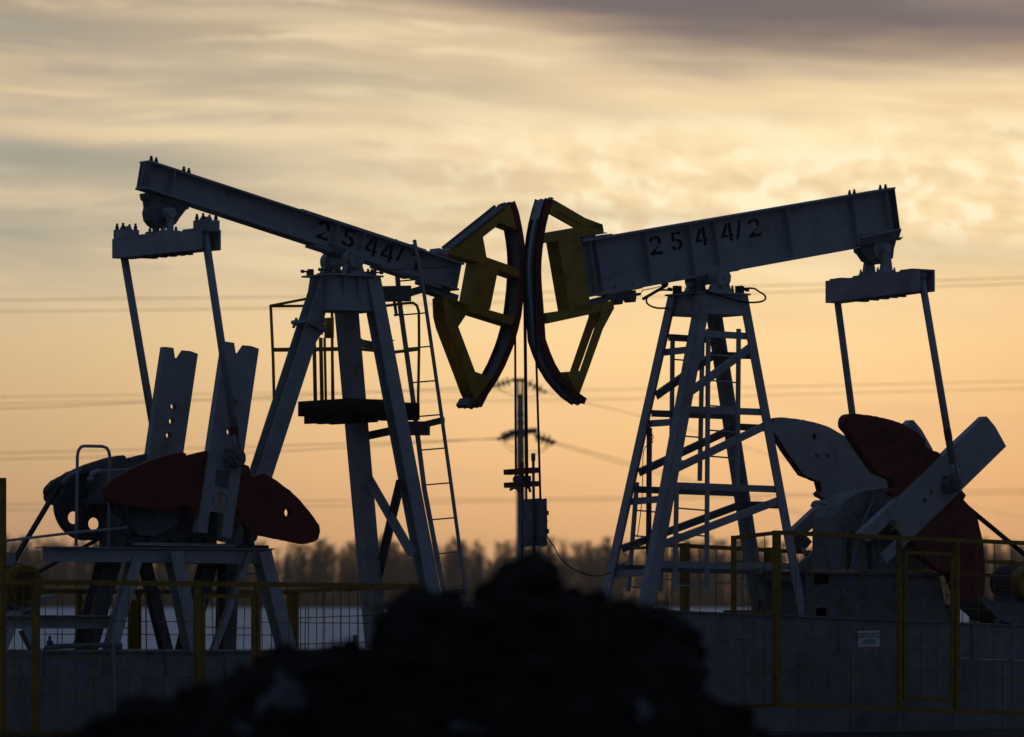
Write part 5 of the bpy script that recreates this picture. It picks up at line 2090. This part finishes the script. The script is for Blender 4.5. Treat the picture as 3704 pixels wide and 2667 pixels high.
def soil_heap():
    from mathutils import noise as MN
    YM = 22.0
    k = YM / F
    D2 = 1.6332
    prof = [(-40, 1640), (180, 1622), (240, 1600), (262, 1575), (275, 1545), (305, 1536), (340, 1552), (380, 1548), (430, 1530), (475, 1512), (520, 1490), (560, 1476), (590, 1448), (630, 1440),
            (690, 1452), (720, 1440), (760, 1430), (800, 1442), (838, 1436), (850, 1385), (868, 1335), (890, 1315), (925, 1300), (965, 1312), (1000, 1322), (1040, 1345), (1060, 1335), (1075, 1300),
            (1100, 1270), (1125, 1250), (1150, 1236), (1180, 1232), (1205, 1240), (1228, 1258), (1236, 1290), (1226, 1318), (1260, 1312), (1300, 1322), (1345, 1330), (1390, 1340), (1430, 1338), (1470, 1348),
            (1505, 1375), (1530, 1402), (1545, 1440), (1552, 1468), (1540, 1500), (1525, 1540), (1560, 1538), (1590, 1545), (1620, 1568), (1650, 1598), (1680, 1625), (1740, 1650), (1900, 1720)]
    pts = [((u * D2 - UC) * k, CZ + (VH - v * D2) * k) for u, v in prof]
    x0, x1 = pts[0][0] - 1.2, pts[-1][0] + 1.2
    def ridge(x):
        if x <= pts[0][0]:
            return max(0, pts[0][1] - (pts[0][0] - x) * .55)
        if x >= pts[-1][0]:
            return max(0, pts[-1][1] - (x - pts[-1][0]) * .8)
        for (a, za), (b, zb) in zip(pts, pts[1:]):
            if a <= x <= b and b > a:
                return za + (zb - za) * (x - a) / (b - a)
        return 0
    nx, ny = 260, 90
    yr = 2.6
    vs, fs = [], []
    def H(x, y):
        # crest wanders a little in depth; falls off to both sides
        c = .25 * MN.noise(V((x * .9, 3.1, 0)))
        d = abs(y - c)
        r = ridge(x)
        f = max(0.0, 1 - (d / yr) ** 1.5)
        z = r * f
        lump = .16 * MN.noise(V((x * 2.2, y * 2.2, 5))) + .09 * MN.noise(V((x * 6, y * 6, 1))) + .04 * MN.noise(V((x * 15, y * 15, 2)))
        amp = min(1, d / .5)
        return max(-.03, z + lump * amp * min(1, z) + (.010 * MN.noise(V((x * 24, y * 20, 7))) + .022 * MN.noise(V((x * 11, y * 9, 9)))) * (1 if z > .05 else 0))
    for j in range(ny + 1):
        y = -yr * 1.02 + 2 * yr * 1.02 * j / ny
        for i in range(nx + 1):
            x = x0 + (x1 - x0) * i / nx
            vs.append(V((x, YM + y, H(x, y))))
    m = nx + 1
    fs = [(j * m + i, j * m + i + 1, (j + 1) * m + i + 1, (j + 1) * m + i) for j in range(ny) for i in range(nx)]
    g = MB()
    g.add(vs, fs)
    # clods lying on it
    rnd = random.Random(21)
    def clod(c, r):
        o = []
        ph = rnd.uniform(0, 100)
        nu, nv = 10, 7
        q = []
        for a in range(nv + 1):
            th = pi * a / nv
            for b in range(nu):
                an = 2 * pi * b / nu
                d = V((sin(th) * cos(an), sin(th) * sin(an), cos(th) * .8))
                rr = r * (1 + .35 * MN.noise(d * 1.7 + V((ph, 0, 0))))
                q.append(c + d * rr)
        ff = [(a * nu + b, a * nu + (b + 1) % nu, (a + 1) * nu + (b + 1) % nu, (a + 1) * nu + b) for a in range(nv) for b in range(nu)]
        g.add(q, ff)
    for _ in range(260):
        x = rnd.uniform(pts[2][0], pts[-3][0])
        y = rnd.uniform(-1.6, -.25)
        r = rnd.choice((.02, .03, .03, .04, .05, .07, .09))
        clod(V((x, YM + y, H(x, y) - r * .3)), r)
    for _ in range(150):
        x = rnd.uniform(pts[3][0], pts[-4][0])
        y = rnd.uniform(-.22, .12)
        r = rnd.choice((.02, .03, .04, .055))
        clod(V((x, YM + y, H(x, y) - r * .25)), r)
    # rounded overhanging lumps that make the outline
    for u, v, r in ((1180, 1268, 36), (1205, 1275, 34), (1140, 1275, 30), (1100, 1300, 26), (1500, 1420, 45), (1500, 1480, 48), (1440, 1400, 55), (910, 1350, 50), (880, 1400, 40), (300, 1570, 34), (960, 1360, 45), (1520, 1460, 34)):
        c = at(u * D2, v * D2, YM - .05)
        clod(c, r * D2 * k)
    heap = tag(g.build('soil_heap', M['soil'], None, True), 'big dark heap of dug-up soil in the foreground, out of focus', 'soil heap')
    s = MB()
    def patch(u, v, rx, rz):
        # thin snow lying on the slope that faces the camera
        n = 14
        q, ff = [], []
        cx, cz = (u * D2 - UC) * k, CZ + (VH - v * D2) * k
        ys = None
        yy = -.05
        while yy > -2.6 and H(cx, yy) > cz:
            yy -= .03
        for a in range(n + 1):
            for b in range(n + 1):
                fx, fy = a / n * 2 - 1, b / n * 2 - 1
                rr = math.hypot(fx, fy)
                x = cx + fx * rx
                y = yy + fy * rz
                edge = .75 + .35 * MN.noise(V((fx * 2 + u, fy * 2, 4)))
                lift = .03 * max(-1, (edge - rr) * 4)
                q.append(V((x, YM + y, H(x, y) + min(.022, lift))))
        for a in range(n):
            for b in range(n):
                ff.append((a * (n + 1) + b, (a + 1) * (n + 1) + b, (a + 1) * (n + 1) + b + 1, a * (n + 1) + b + 1))
        s.add(q, ff)
    for u, v, rx, rz in ((625, 1530, .10, .16), (670, 1555, .07, .10), (1410, 1560, .05, .09), (560, 1615, .07, .08), (1040, 1605, .09, .06)):
        patch(u, v, rx, rz)
    s.build('snow_patch', M['snow'], heap, True)
soil_heap()

# ------------------------------------------------------------------ evening air
def haze():
    g = MB()
    g.box8([(-1600, -200, -1), (1600, -200, -1), (1600, 1600, -1), (-1600, 1600, -1), (-1600, -200, 22), (1600, -200, 22), (1600, 1600, 22), (-1600, 1600, 22)])
    m = bpy.data.materials.new('evening_haze')
    m.use_nodes = True
    t = NT(m.node_tree)
    v = t.n('ShaderNodeVolumePrincipled', {'Color': (.95, .93, .92, 1), 'Density': .00012, 'Anisotropy': .7})
    out = t.n('ShaderNodeOutputMaterial')
    m.node_tree.links.new(v.outputs[0], out.inputs['Volume'])
    o = g.build('haze', m, None)
    tag(o, 'thin evening haze over the whole field', None, kind='stuff')
haze()
